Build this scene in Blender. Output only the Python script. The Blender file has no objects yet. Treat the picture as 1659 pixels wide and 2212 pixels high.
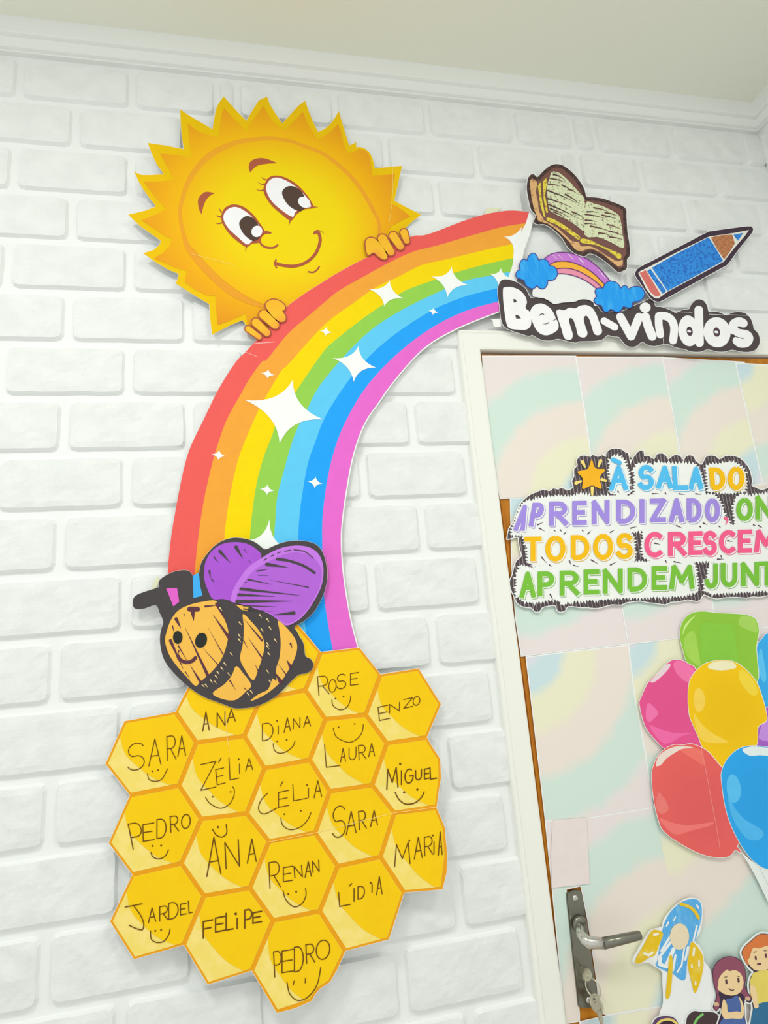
import bpy, bmesh, math, random
from mathutils import Vector, Matrix, noise
from mathutils.geometry import tessellate_polygon

# ------------------------------------------------------------------ camera, world, lights
SC = bpy.context.scene
COL = SC.collection
FPX, CX, CY = 1270.0, 829.5, 1106.0           # focal length in pixels of the 1659 x 2212 frame
DIST, EYE = 1.03, 1.55                        # camera to wall, eye height (metres)
YAW, PITCH, ROLL = 0.20583, 0.21593, -0.08388
fwd = Vector((math.sin(YAW)*math.cos(PITCH), math.cos(YAW)*math.cos(PITCH), math.sin(PITCH)))
r0 = Vector((math.cos(YAW), -math.sin(YAW), 0)); u0 = r0.cross(fwd)
RT = r0*math.cos(ROLL) + u0*math.sin(ROLL); UP = u0*math.cos(ROLL) - r0*math.sin(ROLL)
CAM = Vector((0, -DIST, EYE))
cd = bpy.data.cameras.new('camera'); cam = bpy.data.objects.new('camera', cd); COL.objects.link(cam)
cd.sensor_fit = 'VERTICAL'; cd.sensor_height = 36; cd.lens = FPX/2212*36; cd.clip_start = .01
cam.matrix_world = Matrix(((RT.x, UP.x, -fwd.x, CAM.x), (RT.y, UP.y, -fwd.y, CAM.y), (RT.z, UP.z, -fwd.z, CAM.z), (0, 0, 0, 1)))
SC.camera = cam
SC.view_settings.view_transform = 'Standard'; SC.view_settings.look = 'None'
SC.view_settings.exposure = 0.0; SC.view_settings.gamma = 1.0; SC.view_settings.use_curve_mapping = False
wd = bpy.data.worlds.new('room_light'); SC.world = wd; wd.use_nodes = True
wd.node_tree.nodes['Background'].inputs[0].default_value = (.98, 1.0, .985, 1)
wd.node_tree.nodes['Background'].inputs[1].default_value = 0.88

def area(name, loc, target, sx, sy, power, col):
    l = bpy.data.lights.new(name, 'AREA'); l.shape = 'RECTANGLE'; l.size = sx; l.size_y = sy; l.energy = power; l.color = col
    o = bpy.data.objects.new(name, l); COL.objects.link(o); o.location = loc
    o.rotation_euler = (Vector(target)-Vector(loc)).to_track_quat('-Z', 'Y').to_euler()
area('ceiling_panel_light', (-.50, -1.10, 2.765), (-.40, -1.05, 0), .30, .30, 11, (1, 1, .99))
area('ceiling_panel_light', (.75, -1.35, 2.765), (.75, -1.25, 0), .40, .40, 9.0, (1, 1, .97))

def W(px, py, d=0.0):
    """point of the plane d metres in front of the wall seen at pixel px, py"""
    v = RT*((px-CX)/FPX) - UP*((py-CY)/FPX) + fwd
    return CAM + v*((DIST-d)/v.y)

# ------------------------------------------------------------------ materials
def lin(c):
    c /= 255.0
    return c/12.92 if c <= .04045 else ((c+.055)/1.055)**2.4
MC = {}
def base_mat(name, rough=.6, spec=.25, metal=0.0):
    m = bpy.data.materials.new(name); m.use_nodes = True
    b = m.node_tree.nodes['Principled BSDF']
    b.inputs['Roughness'].default_value = rough; b.inputs['Specular IOR Level'].default_value = spec; b.inputs['Metallic'].default_value = metal
    return m, m.node_tree.nodes, m.node_tree.links, b
def ink(r, g, b, rough=.6, spec=.12):
    """printed colour on paper, with a very slight unevenness of the ink"""
    k = ('ink', r, g, b, rough)
    if k in MC: return MC[k]
    m, N, L, p = base_mat('ink_%d_%d_%d' % (r, g, b), rough, spec)
    n = N.new('ShaderNodeTexNoise'); n.inputs['Scale'].default_value = 45; n.inputs['Detail'].default_value = 3
    mp = N.new('ShaderNodeMapRange'); mp.inputs[3].default_value = .95; mp.inputs[4].default_value = 1.05
    g_ = N.new('ShaderNodeNewGeometry'); L.new(g_.outputs['Position'], n.inputs['Vector'])
    mx = N.new('ShaderNodeMix'); mx.data_type = 'RGBA'; mx.blend_type = 'MULTIPLY'; mx.inputs[0].default_value = 1
    mx.inputs[6].default_value = (lin(r), lin(g), lin(b), 1)
    L.new(n.outputs['Fac'], mp.inputs[0]); L.new(mp.outputs[0], mx.inputs[7]); L.new(mx.outputs[2], p.inputs['Base Color'])
    MC[k] = m; return m
def blotch(name, c1, c2, scale, lo=.45, hi=.6, rough=.6, stretch=(1, 1, 1), detail=6):
    """two inks mixed by noise: crayon, pastel or wood"""
    if name in MC: return MC[name]
    m, N, L, p = base_mat(name, rough, .2)
    g_ = N.new('ShaderNodeNewGeometry'); mpn = N.new('ShaderNodeMapping'); mpn.inputs['Scale'].default_value = stretch
    L.new(g_.outputs['Position'], mpn.inputs['Vector'])
    n = N.new('ShaderNodeTexNoise'); n.inputs['Scale'].default_value = scale; n.inputs['Detail'].default_value = detail
    L.new(mpn.outputs[0], n.inputs['Vector'])
    mp = N.new('ShaderNodeMapRange'); mp.inputs[1].default_value = lo; mp.inputs[2].default_value = hi; L.new(n.outputs['Fac'], mp.inputs[0])
    mx = N.new('ShaderNodeMix'); mx.data_type = 'RGBA'; L.new(mp.outputs[0], mx.inputs[0])
    mx.inputs[6].default_value = (*[lin(c) for c in c1], 1); mx.inputs[7].default_value = (*[lin(c) for c in c2], 1)
    L.new(mx.outputs[2], p.inputs['Base Color']); MC[name] = m; return m
def radial(name, cpx, d, stops, noise_amt=.0, nscale=20, rough=.6):
    """printed concentric colours around a point of the paper; stops = [(radius in m, (r,g,b))]"""
    m, N, L, p = base_mat(name, rough, .2)
    c = W(*cpx, d)
    g_ = N.new('ShaderNodeNewGeometry'); vs = N.new('ShaderNodeVectorMath'); vs.operation = 'SUBTRACT'
    L.new(g_.outputs['Position'], vs.inputs[0]); vs.inputs[1].default_value = c
    vm = N.new('ShaderNodeVectorMath'); vm.operation = 'MULTIPLY'; vm.inputs[1].default_value = (1, 0, 1); L.new(vs.outputs[0], vm.inputs[0])
    ln = N.new('ShaderNodeVectorMath'); ln.operation = 'LENGTH'; L.new(vm.outputs[0], ln.inputs[0])
    n = N.new('ShaderNodeTexNoise'); n.inputs['Scale'].default_value = nscale; n.inputs['Detail'].default_value = 10; n.inputs['Roughness'].default_value = .62; L.new(g_.outputs['Position'], n.inputs['Vector'])
    ma = N.new('ShaderNodeMath'); ma.operation = 'MULTIPLY_ADD'; ma.inputs[1].default_value = noise_amt; L.new(n.outputs['Fac'], ma.inputs[0]); L.new(ln.outputs['Value'], ma.inputs[2])
    rmax = stops[-1][0]
    dv = N.new('ShaderNodeMath'); dv.operation = 'DIVIDE'; dv.inputs[1].default_value = rmax; L.new(ma.outputs[0], dv.inputs[0])
    cr = N.new('ShaderNodeValToRGB'); L.new(dv.outputs[0], cr.inputs[0])
    while len(cr.color_ramp.elements) < len(stops): cr.color_ramp.elements.new(.5)
    for e, (r, col) in zip(cr.color_ramp.elements, stops): e.position = min(1, r/rmax)
    for e, (r, col) in zip(cr.color_ramp.elements, stops): e.color = (*[lin(v) for v in col], 1)
    L.new(cr.outputs[0], p.inputs['Base Color']); return m

WHITE = ink(246, 247, 246)
def metal(name, col, rough):
    m, N, L, p = base_mat(name, rough, .5, 1.0); p.inputs['Base Color'].default_value = (*col, 1); return m
CHROME = metal('satin_chrome', (.62, .61, .57), .22); DARKMETAL = metal('dark_nickel', (.24, .235, .20), .28); BRASS = metal('key_nickel', (.62, .60, .48), .28)

# ------------------------------------------------------------------ object helpers
def tag(o, label=None, cat=None, group=None, kind=None):
    if label: o['label'] = label
    if cat: o['category'] = cat
    if group: o['group'] = group
    if kind: o['kind'] = kind
    return o
def empty(name, loc, label, cat, group=None):
    o = bpy.data.objects.new(name, None); COL.objects.link(o); o.location = loc; o.empty_display_size = .05
    bpy.context.view_layer.update()
    return tag(o, label, cat, group)
def link(name, bm, m, parent=None, smooth=False):
    me = bpy.data.meshes.new(name); bm.to_mesh(me); bm.free(); me.materials.append(m)
    if smooth:
        for p in me.polygons: p.use_smooth = True
    o = bpy.data.objects.new(name, me); COL.objects.link(o)
    if parent:
        o.parent = parent
        w = Vector((0, 0, 0)); q = parent
        while q: w += q.location; q = q.parent
        me.transform(Matrix.Translation(-w))
    return o

# ------------------------------------------------------------------ drawing on paper, in photograph pixels
def T(ox, oy, w, full=1659.0):
    s = w/full
    return lambda *a: [(ox+a[i]*s, oy+a[i+1]*s) for i in range(0, len(a), 2)]
def cat(pts, closed=True, n=4, sharp=()):
    """smooth curve through the points; indices in sharp stay corners"""
    out = []; N = len(pts); sh = set(i % N for i in sharp)
    for i in range(N if closed else N-1):
        p1, p2 = pts[i], pts[(i+1) % N]
        p0 = pts[(i-1) % N] if (closed or i > 0) else p1
        p3 = pts[(i+2) % N] if (closed or i < N-2) else p2
        if i in sh: p0 = p1
        if (i+1) % N in sh: p3 = p2
        for k in range(n):
            t = k/n
            f = lambda a, b, c, d: .5*(2*b+(c-a)*t+(2*a-5*b+4*c-d)*t*t+(3*b-a-3*c+d)*t**3)
            out.append((f(p0[0], p1[0], p2[0], p3[0]), f(p0[1], p1[1], p2[1], p3[1])))
    if not closed: out.append(pts[-1])
    return out
def ell(c, rx, ry, rot=0, n=28):
    a = math.radians(rot)
    return [(c[0]+rx*math.cos(t)*math.cos(a)-ry*math.sin(t)*math.sin(a), c[1]+rx*math.cos(t)*math.sin(a)+ry*math.sin(t)*math.cos(a)) for t in [2*math.pi*k/n for k in range(n)]]
def area2(p): return sum(p[i][0]*p[(i+1) % len(p)][1]-p[(i+1) % len(p)][0]*p[i][1] for i in range(len(p)))
def grow(p, e):
    """offset a closed outline outwards by e pixels"""
    s = 1 if area2(p) > 0 else -1; out = []; N = len(p)
    for i in range(N):
        a, b, c = Vector(p[i-1]), Vector(p[i]), Vector(p[(i+1) % N])
        n1 = Vector((b.y-a.y, a.x-b.x)); n2 = Vector((c.y-b.y, b.x-c.x))
        if n1.length < 1e-6: n1 = n2
        if n2.length < 1e-6: n2 = n1
        n1.normalize(); n2.normalize(); m = n1+n2
        if m.length < .3: m = n1
        m.normalize(); k = 1/max(.45, m.dot(n1))
        out.append((b.x+m.x*e*k*s, b.y+m.y*e*k*s))
    return out
def capsule(a, b, w, w2=None, n=8):
    w2 = w if w2 is None else w2
    d = Vector(b)-Vector(a); t = math.atan2(d.y, d.x); out = []
    for k in range(n+1):
        q = t+math.pi/2+math.pi*k/n; out.append((a[0]+w/2*math.cos(q), a[1]+w/2*math.sin(q)))
    for k in range(n+1):
        q = t-math.pi/2+math.pi*k/n; out.append((b[0]+w2/2*math.cos(q), b[1]+w2/2*math.sin(q)))
    return out
def ribbon(pts, w, taper=False, square=False):
    """polygons of a pen stroke"""
    P = [Vector(p) for p in pts]; P = [p for i, p in enumerate(P) if i == 0 or (p-P[i-1]).length > 1e-4]
    n = len(P); Lq, Rq = [], []; out = []
    if n < 2: return [ell(pts[0], w/2, w/2, 0, 10)]
    if not taper:
        for i in range(1, n-1):                          # a hairpin turn: two strokes with a round joint
            if (P[i]-P[i-1]).normalized().dot((P[i+1]-P[i]).normalized()) < -.2:
                a, b = [tuple(q) for q in P[:i+1]], [tuple(q) for q in P[i:]]
                return ribbon(a, w, False, 'start' if square else False)+ribbon(b, w, False, 'end' if square else False)+[ell(a[-1], w/2, w/2, 0, 14)]
    for i in range(n):
        a = (P[i]-P[i-1]).normalized() if i else (P[1]-P[0]).normalized()
        b = (P[i+1]-P[i]).normalized() if i < n-1 else a
        m = a+b; m = m.normalized() if m.length > .35 else a
        nv = Vector((-m.y, m.x)); k = min(1.5, 1/max(.5, m.dot(a)))
        h = w/2*k*((1-i/(n-1)*.92) if taper else 1)
        Lq.append(P[i]+nv*h); Rq.append(P[i]-nv*h)
    for i in range(n-1): out.append([tuple(Lq[i]), tuple(Lq[i+1]), tuple(Rq[i+1]), tuple(Rq[i])])
    if square:
        if (P[0]-P[-1]).length > w*.2:
            for a, b in (((P[0], P[1]),) if square == 'start' else ((P[-1], P[-2]),) if square == 'end' else ((P[0], P[1]), (P[-1], P[-2]))):
                d = (a-b).normalized(); nv = Vector((-d.y, d.x))*w/2; e = d*w*.46
                out.append([tuple(a+nv), tuple(a+nv+e), tuple(a-nv+e), tuple(a-nv)])
        return out
    out.append(ell(pts[0], w/2*.98, w/2*.98, 0, 10))
    if not taper: out.append(ell(pts[-1], w/2*.98, w/2*.98, 0, 10))
    return out
class Paper:
    """one paper thing: depth(px,py) is the distance of its surface from the wall; layers are printed 0.35 mm apart"""
    def __init__(self, name, label, cat_, at, depth, group=None):
        self.depth = depth if callable(depth) else (lambda x, y, d=depth: d)
        self.curl = callable(depth)
        self.root = empty(name, W(*at, self.depth(*at)), label, cat_, group)
    def add(self, name, polys, m, layer=1, holes=None, parent=None, solid=False, label=None, depth=None, over=None):
        dep = depth or self.depth
        bm = bmesh.new()
        for ip, poly in enumerate(polys):
            lift = -min(ip*5e-6, 3.2e-4)                 # overlapping pen strokes lie on one another
            if over is None and len(poly) > 4 or holes:
                rings = [poly]+(holes or [])
                flat = [q for rg in rings for q in rg]
                vs = [bm.verts.new((q[0], q[1], lift if not self.curl else 0)) for q in flat]
                for tri in tessellate_polygon([[Vector((q[0], q[1], 0)) for q in rg] for rg in rings]):
                    try: bm.faces.new([vs[i] for i in tri])
                    except ValueError: pass
            else:
                vs = [bm.verts.new((q[0], q[1], lift if over else 0)) for q in poly]
                try: bm.faces.new(vs)
                except ValueError: pass
        if self.curl and over is None:
            xs = [v.co.x for v in bm.verts]; ys = [v.co.y for v in bm.verts]
            for lo, hi, ax in ((min(xs), max(xs), 0), (min(ys), max(ys), 1)):
                k = math.ceil(lo/40)*40
                while k < hi:
                    co = (k, 0, 0) if ax == 0 else (0, k, 0); no = (1, 0, 0) if ax == 0 else (0, 1, 0)
                    bmesh.ops.bisect_plane(bm, geom=bm.verts[:]+bm.edges[:]+bm.faces[:], plane_co=co, plane_no=no, dist=1e-3)
                    k += 40
        for v in bm.verts:
            v.co = W(v.co.x, v.co.y, dep(v.co.x, v.co.y)+layer*.00035-v.co.z)
        bm.normal_update()
        fl = [f for f in bm.faces if f.normal.y > 0]
        if fl: bmesh.ops.reverse_faces(bm, faces=fl)
        o = link(name, bm, m, parent or self.root)
        if solid:
            md = o.modifiers.new('thickness', 'SOLIDIFY'); md.thickness = .0004; md.offset = -1
        if label: o['label'] = label
        return o
    def pen(self, name, strokes, m, layer=2, parent=None, label=None, depth=None):
        """strokes = [(points, width, taper)]"""
        polys = []
        for s in strokes: polys += ribbon(s[0], s[1], s[2] if len(s) > 2 else False, s[3] if len(s) > 3 else False)
        return self.add(name, polys, m, layer, None, parent, False, label, depth, over=True)

def arc(cx, cy, rx, ry, a0, a1, n=10): return [(cx+rx*math.cos(math.radians(a0+(a1-a0)*k/n)), cy+ry*math.sin(math.radians(a0+(a1-a0)*k/n))) for k in range(n+1)]
GL = {
 'A': [[(0, 0), (.5, 1), (1, 0)], [(.2, .36), (.8, .36)]],
 'C': [arc(.58, .5, .58, .5, 52, 308, 16)],
 'D': [[(0, 0), (0, 1), (.35, 1)]+arc(.35, .5, .65, .5, 90, -90, 12)+[(0, 0)]],
 'E': [[(1, 1), (0, 1), (0, 0), (1, 0)], [(0, .52), (.82, .52)]],
 'F': [[(1, 1), (0, 1), (0, 0)], [(0, .55), (.8, .55)]],
 'G': [arc(.55, .5, .55, .5, 55, 360, 16)+[(.6, .5)]],
 'I': [[(.5, 0), (.5, 1)]],
 'J': [[(.95, 1), (.95, .35)]+arc(.5, .32, .45, .32, 0, -165, 10)],
 'L': [[(0, 1), (0, 0), (1, 0)]],
 'M': [[(0, 0), (.12, 1), (.5, .3), (.88, 1), (1, 0)]],
 'N': [[(0, 0), (0, 1), (1, 0), (1, 1)]],
 'O': [arc(.5, .5, .5, .5, 90, 450, 24)],
 'P': [[(0, 0), (0, 1), (.5, 1)]+arc(.5, .73, .5, .27, 90, -90, 10)+[(0, .46)]],
 'R': [[(0, 0), (0, 1), (.5, 1)]+arc(.5, .74, .45, .26, 90, -90, 10)+[(0, .48)], [(.4, .48), (1, 0)]],
 'S': [arc(.52, .74, .46, .26, 30, 240, 10)+arc(.48, .27, .5, .27, 75, -155, 12)],
 'T': [[(0, 1), (1, 1)], [(.5, 1), (.5, 0)]],
 'U': [[(0, 1), (0, .4)]+arc(.5, .38, .5, .38, 180, 360, 12)+[(1, .4), (1, 1)]],
 'V': [[(0, 1), (.5, 0), (1, 1)]],
 'Z': [[(0, 1), (1, 1), (0, 0), (1, 0)]],
}
def glyph(ch, x, y, w, h, slope=0, shear=0, inset=0):
    """strokes of a letter; x,y = bottom-left corner in the crop, y grows downwards"""
    out = []
    for st in GL[ch]:
        q = []
        for (u, v) in st:
            X = x+inset+u*(w-2*inset); V = inset+v*(h-2*inset)
            q.append((X+V*shear, y-V+(X-x)*slope))
        out.append(q)
    return out
def flat(pts): return [c for p in pts for c in p]

# ------------------------------------------------------------------ structure: walls, ceiling, cornice, floor, door frame
Z0, HC = 1.0708+EYE, .10177               # bottom of the first full brick course, course height
ZC = 2.778                                # ceiling
XR = 1.258                                # right-hand wall
FX0, FX1, FZ1 = .393, .437, EYE+.598      # door frame: outer left edge, inner left edge, top
FZ0 = EYE+.553                            # inner top edge of the frame
DX1 = 1.17                                # inner right edge of the frame

def bump_white(name, col, scale, strength, dist):
    m, N, L, p = base_mat(name, .75, .2)
    g_ = N.new('ShaderNodeNewGeometry'); n = N.new('ShaderNodeTexNoise'); n.inputs['Scale'].default_value = scale; n.inputs['Detail'].default_value = 8; n.inputs['Roughness'].default_value = .65
    L.new(g_.outputs['Position'], n.inputs['Vector'])
    b = N.new('ShaderNodeBump'); b.inputs['Strength'].default_value = strength; b.inputs['Distance'].default_value = dist
    L.new(n.outputs['Fac'], b.inputs['Height']); L.new(b.outputs[0], p.inputs['Normal'])
    p.inputs['Base Color'].default_value = (*col, 1); return m
BRICK = bump_white('white_brick_panel', (.80, .825, .815), 70, .4, .004); MORTAR = bump_white('white_brick_joints', (.865, .885, .875), 90, .15, .002)
CORN = bump_white('white_cornice_paint', (.86, .875, .85), 120, .1, .001)
CEIL = bump_white('ceiling_paint', (.86, .87, .765), 150, .08, .001)
FRAMEM = bump_white('ivory_frame_paint', (.89, .90, .84), 60, .06, .001)
def rough_face(m):
    """chipped stone look of the brick faces: ridges in the relief, mottled white paint"""
    N, L = m.node_tree.nodes, m.node_tree.links; p = N['Principled BSDF']; b0 = [n for n in N if n.type == 'BUMP'][0]
    g_ = N.new('ShaderNodeNewGeometry'); n = N.new('ShaderNodeTexNoise'); n.noise_type = 'RIDGED_MULTIFRACTAL'; n.inputs['Scale'].default_value = 13; n.inputs['Detail'].default_value = 9; n.inputs['Distortion'].default_value = .8
    L.new(g_.outputs['Position'], n.inputs['Vector'])
    b = N.new('ShaderNodeBump'); b.inputs['Strength'].default_value = .7; b.inputs['Distance'].default_value = .006; L.new(n.outputs['Fac'], b.inputs['Height'])
    L.new(b0.outputs[0], b.inputs['Normal']); L.new(b.outputs[0], p.inputs['Normal'])
    n2 = N.new('ShaderNodeTexNoise'); n2.inputs['Scale'].default_value = 28; n2.inputs['Detail'].default_value = 6; L.new(g_.outputs['Position'], n2.inputs['Vector'])
    mp = N.new('ShaderNodeMapRange'); mp.inputs[1].default_value = .35; mp.inputs[2].default_value = .65; L.new(n2.outputs['Fac'], mp.inputs[0])
    mx = N.new('ShaderNodeMix'); mx.data_type = 'RGBA'; L.new(mp.outputs[0], mx.inputs[0]); mx.inputs[6].default_value = (.80, .825, .815, 1); mx.inputs[7].default_value = (.85, .87, .86, 1); L.new(mx.outputs[2], p.inputs['Base Color'])
rough_face(BRICK)
FLOORM = blotch('floor_tile', (214, 211, 202), (222, 219, 211), 3)
WOOD = blotch('varnished_wood', (176, 104, 26), (206, 132, 30), 14, .35, .65, .35, (6, 6, .5))

def box(bm, x0, x1, y0, y1, z0, z1):
    v = [bm.verts.new(c) for c in ((x0, y0, z0), (x1, y0, z0), (x1, y1, z0), (x0, y1, z0), (x0, y0, z1), (x1, y0, z1), (x1, y1, z1), (x0, y1, z1))]
    for f in ((0, 1, 5, 4), (1, 2, 6, 5), (2, 3, 7, 6), (3, 0, 4, 7), (4, 5, 6, 7), (3, 2, 1, 0)): bm.faces.new([v[i] for i in f])

random.seed(4)
def brick(bm, u0, u1, z0, z1, pos):
    """one rough-faced brick of the panel; pos(u, depth, z) gives the world point"""
    nx, nz = max(3, int((u1-u0)/.011)), 9
    h = .0090; e = .0036
    sd = Vector((random.random()*50, random.random()*50, random.random()*50))
    def jit(u, z): return noise.noise(Vector((u*45, z*45, 0))+sd)*.0012
    G = []
    for j in range(nz+1):
        row = []
        for i in range(nx+1):
            a = i/nx; b = j/nz
            u = u0+e+(u1-u0-2*e)*a; z = z0+e+(z1-z0-2*e)*b
            if j in (0, nz) or i in (0, nx):
                u += jit(u, z); z += jit(z, u)
                hh = h*.86
                if (j in (0, nz)) and (i in (0, nx)):
                    u += .0025*(1 if i == 0 else -1); z += .0025*(1 if j == 0 else -1)
            else:
                hh = h+noise.noise(Vector((u*22, z*30, 0))+sd)*.0016+noise.noise(Vector((u*70, z*90, 3))+sd)*.0010
                if j in (1, nz-1) or i in (1, nx-1): hh -= .0003
            row.append(bm.verts.new(pos(u, hh, z)))
        G.append(row)
    for j in range(nz):
        for i in range(nx): bm.faces.new((G[j][i], G[j][i+1], G[j+1][i+1], G[j+1][i])).material_index = 1
    rim = [G[0][i] for i in range(nx+1)]+[G[j][nx] for j in range(1, nz+1)]+[G[nz][i] for i in range(nx-1, -1, -1)]+[G[j][0] for j in range(nz-1, 0, -1)]
    uc, zc = (u0+u1)/2, (z0+z1)/2
    par = [(G[0][i], u0+(u1-u0)*i/nx, z0) for i in range(nx+1)]+[(G[j][nx], u1, z0+(z1-z0)*j/nz) for j in range(1, nz+1)]+[(G[nz][i], u0+(u1-u0)*i/nx, z1) for i in range(nx-1, -1, -1)]+[(G[j][0], u0, z0+(z1-z0)*j/nz) for j in range(nz-1, 0, -1)]
    lo = []
    for k, (v, u, z) in enumerate(par):
        cu = .003 if u in (u0, u1) and z in (z0, z1) else 0
        lo.append(bm.verts.new(pos(u+(cu if u == u0 else -cu if u == u1 else 0)+jit(u, z), -.0005, z+(cu if z == z0 else -cu if z == z1 else 0)+jit(z, u))))
    n = len(par)
    for k in range(n):
        bm.faces.new((lo[k], lo[(k+1) % n], par[(k+1) % n][0], par[k][0]))

bm = bmesh.new(); GAP = .0135; PITCHX = .2035
box(bm, -1.6, FX0+.02, 0, .10, 0, ZC+.05); box(bm, FX0+.02, DX1+.03, 0, .10, FZ0+.02, ZC+.05); box(bm, DX1+.03, XR+.1, 0, .10, 0, ZC+.05)
for k in range(-2, 24):
    zb = Z0-k*HC
    if zb < .02: continue
    zt = min(zb+HC-GAP, ZC-.004)
    if zt-zb < .02: continue
    off = -.226 if k % 2 == 0 else -.3275
    edges = [off+i*PITCHX for i in range(-6, 9)]
    if k % 2 == 0 and k <= 0: edges += [-.062, .735]                 # cut pieces where two panels meet under the cornice
    if k == 1: edges += [.735]
    edges = sorted(e for e in edges if e < XR-.02)+[XR+.006]
    for a, b in zip(edges, edges[1:]):
        x0, x1 = a+GAP/2, b-GAP/2
        if zb < FZ1-.004:
            if x0 > FX0+.004 and x1 < DX1+.04: continue
            if x0 < FX0+.012 < x1: x1 = FX0+.012
            elif x0 < DX1+.04 < x1: x0 = DX1+.036
        if x1-x0 > .012: brick(bm, x0, x1, zb, zt, lambda u, h, z: Vector((u, -h, z)))
bm.normal_update()
tag(link('wall_back', bm, MORTAR), 'white brick-pattern wall behind the paper cut-outs', kind='structure').data.materials.append(BRICK)

bm = bmesh.new(); box(bm, XR, XR+.1, -3.2, .1, 0, ZC+.05)
for k in range(-2, 24):
    zb = Z0-k*HC; zt = min(zb+HC-GAP, ZC-.004)
    if zb < .02 or zt-zb < .02: continue
    edges = [-1.45+.1*(k % 2)+i*PITCHX for i in range(0, 8)]; edges = [e for e in edges if e < -.02]+[.004]
    for a, b in zip(edges, edges[1:]): brick(bm, a+GAP/2, b-GAP/2, zb, zt, lambda u, h, z: Vector((XR-h, u, z)))
tag(link('wall_right', bm, MORTAR), 'white brick-pattern side wall at the right edge', kind='structure').data.materials.append(BRICK)
bm = bmesh.new(); box(bm, -1.6, XR+.1, -3.2, .1, ZC, ZC+.08)
tag(link('ceiling', bm, CEIL), 'plain beige-grey ceiling above the cornice', kind='structure')
bm = bmesh.new(); box(bm, -1.6, XR+.1, -3.2, .1, -.08, 0)
tag(link('floor', bm, FLOORM), 'light floor below the wall', kind='structure')

prof = [(0, -.0585), (.0095, -.0580), (.0105, -.0565), (.0105, -.0555), (.0165, -.0540), (.0185, -.0515), (.0255, -.0415), (.0240, -.0400), (.0240, -.0385), (.0305, -.0365), (.0315, -.034), (.034, -.003), (.034, 0)]
def cornice(name, a, b, ca, cb, out, label):
    bm = bmesh.new(); rows = []
    for (d, z) in prof:
        rows.append((bm.verts.new(a+out*d+ca*d+Vector((0, 0, ZC+z))), bm.verts.new(b+out*d+cb*d+Vector((0, 0, ZC+z)))))
    for p, q in zip(rows, rows[1:]): bm.faces.new((p[0], p[1], q[1], q[0]))
    bmesh.ops.recalc_face_normals(bm, faces=bm.faces[:])
    tag(link(name, bm, CORN), label, kind='structure')
cornice('trim_1', Vector((-1.6, 0, 0)), Vector((XR, 0, 0)), Vector((0, 0, 0)), Vector((-1, 0, 0)), Vector((0, -1, 0)), 'stepped white cornice along the back wall')
cornice('trim_2', Vector((XR, -3.2, 0)), Vector((XR, 0, 0)), Vector((0, 0, 0)), Vector((0, -1, 0)), Vector((-1, 0, 0)), 'stepped white cornice along the right wall')

def loft_frame():
    """door frame: rounded ivory moulding, mitred at the top corners"""
    bm = bmesh.new()
    p = [(0, .0), (0, -.009), (.0015, -.0125), (.004, -.0145), (.007, -.015), (.009, -.0138), (.011, -.0135), (.040, -.0135), (.0432, -.0125), (.044, -.0105), (.044, .095)]
    path = [(FX0, 0, 1, 0), (FX0, FZ1, 1, -1), (DX1+(FX1-FX0), FZ1, -1, -1), (DX1+(FX1-FX0), 0, -1, 0)]
    rows = [[bm.verts.new((x+sx*t, y, z+sz*t)) for (t, y) in p] for (x, z, sx, sz) in path]
    for a, b in zip(rows, rows[1:]):
        for i in range(len(p)-1): bm.faces.new((a[i], b[i], b[i+1], a[i+1]))
    bmesh.ops.recalc_face_normals(bm, faces=bm.faces[:])
    tag(link('trim_3', bm, FRAMEM), 'ivory painted door frame', kind='structure')
loft_frame()

# ------------------------------------------------------------------ door with its lock plate and lever
LEAF = .004
door = bpy.data.objects.new('door_1', None); COL.objects.link(door); door.location = (FX1, 0, 0)
tag(door, 'varnished wooden door covered with pastel rainbow sheets', kind='structure')
bm = bmesh.new(); box(bm, FX1+.0035, DX1-.003, -LEAF, .034, .006, FZ0-.004)
bmesh.ops.bevel(bm, geom=bm.edges[:], offset=.0015, segments=2, affect='EDGES')
link('door_leaf', bm, WOOD, door)
k1 = T(1180, 1880, 240, 1599)
def tube(bm, pts, radii, n=14, caps=True):
    rings = []
    for i, p in enumerate(pts):
        p = Vector(p); a = Vector(pts[max(0, i-1)]); b = Vector(pts[min(len(pts)-1, i+1)])
        t = (b-a).normalized(); s = t.cross(Vector((0, 0, 1)) if abs(t.z) < .9 else Vector((1, 0, 0))).normalized(); u = s.cross(t)
        r = radii[i] if isinstance(radii, (list, tuple)) else radii
        rings.append([bm.verts.new(p+(s*math.cos(2*math.pi*k/n)+u*math.sin(2*math.pi*k/n))*r) for k in range(n)])
    for A, B in zip(rings, rings[1:]):
        for k in range(n): bm.faces.new((A[k], A[(k+1) % n], B[(k+1) % n], B[k]))
    if caps: bm.faces.new(rings[0][::-1]); bm.faces.new(rings[-1])
def slab(bm, outline, d0, d1, bev=0):
    """solid plate with a pixel outline, between depths d0 and d1"""
    back = [bm.verts.new(W(x, y, d1)+Vector((0, d1-d0, 0))) for x, y in outline]
    front = [bm.verts.new(W(x, y, d1)) for x, y in outline]
    n = len(outline)
    bm.faces.new(front); bm.faces.new(back[::-1])
    for i in range(n): bm.faces.new((front[i], back[i], back[(i+1) % n], front[(i+1) % n]))
    bmesh.ops.recalc_face_normals(bm, faces=bm.faces[:])
bm = bmesh.new()
pl = cat(k1(296, 380, 330, 315, 400, 288, 470, 290, 505, 320, 545, 500, 600, 840, 645, 1140, 690, 1470, 730, 1740, 752, 1935, 735, 1965, 640, 1985, 540, 1985, 480, 1970, 462, 1935, 432, 1640, 392, 1300, 340, 800), True, 3)
slab(bm, pl, LEAF-.001, LEAF+.006)
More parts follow.
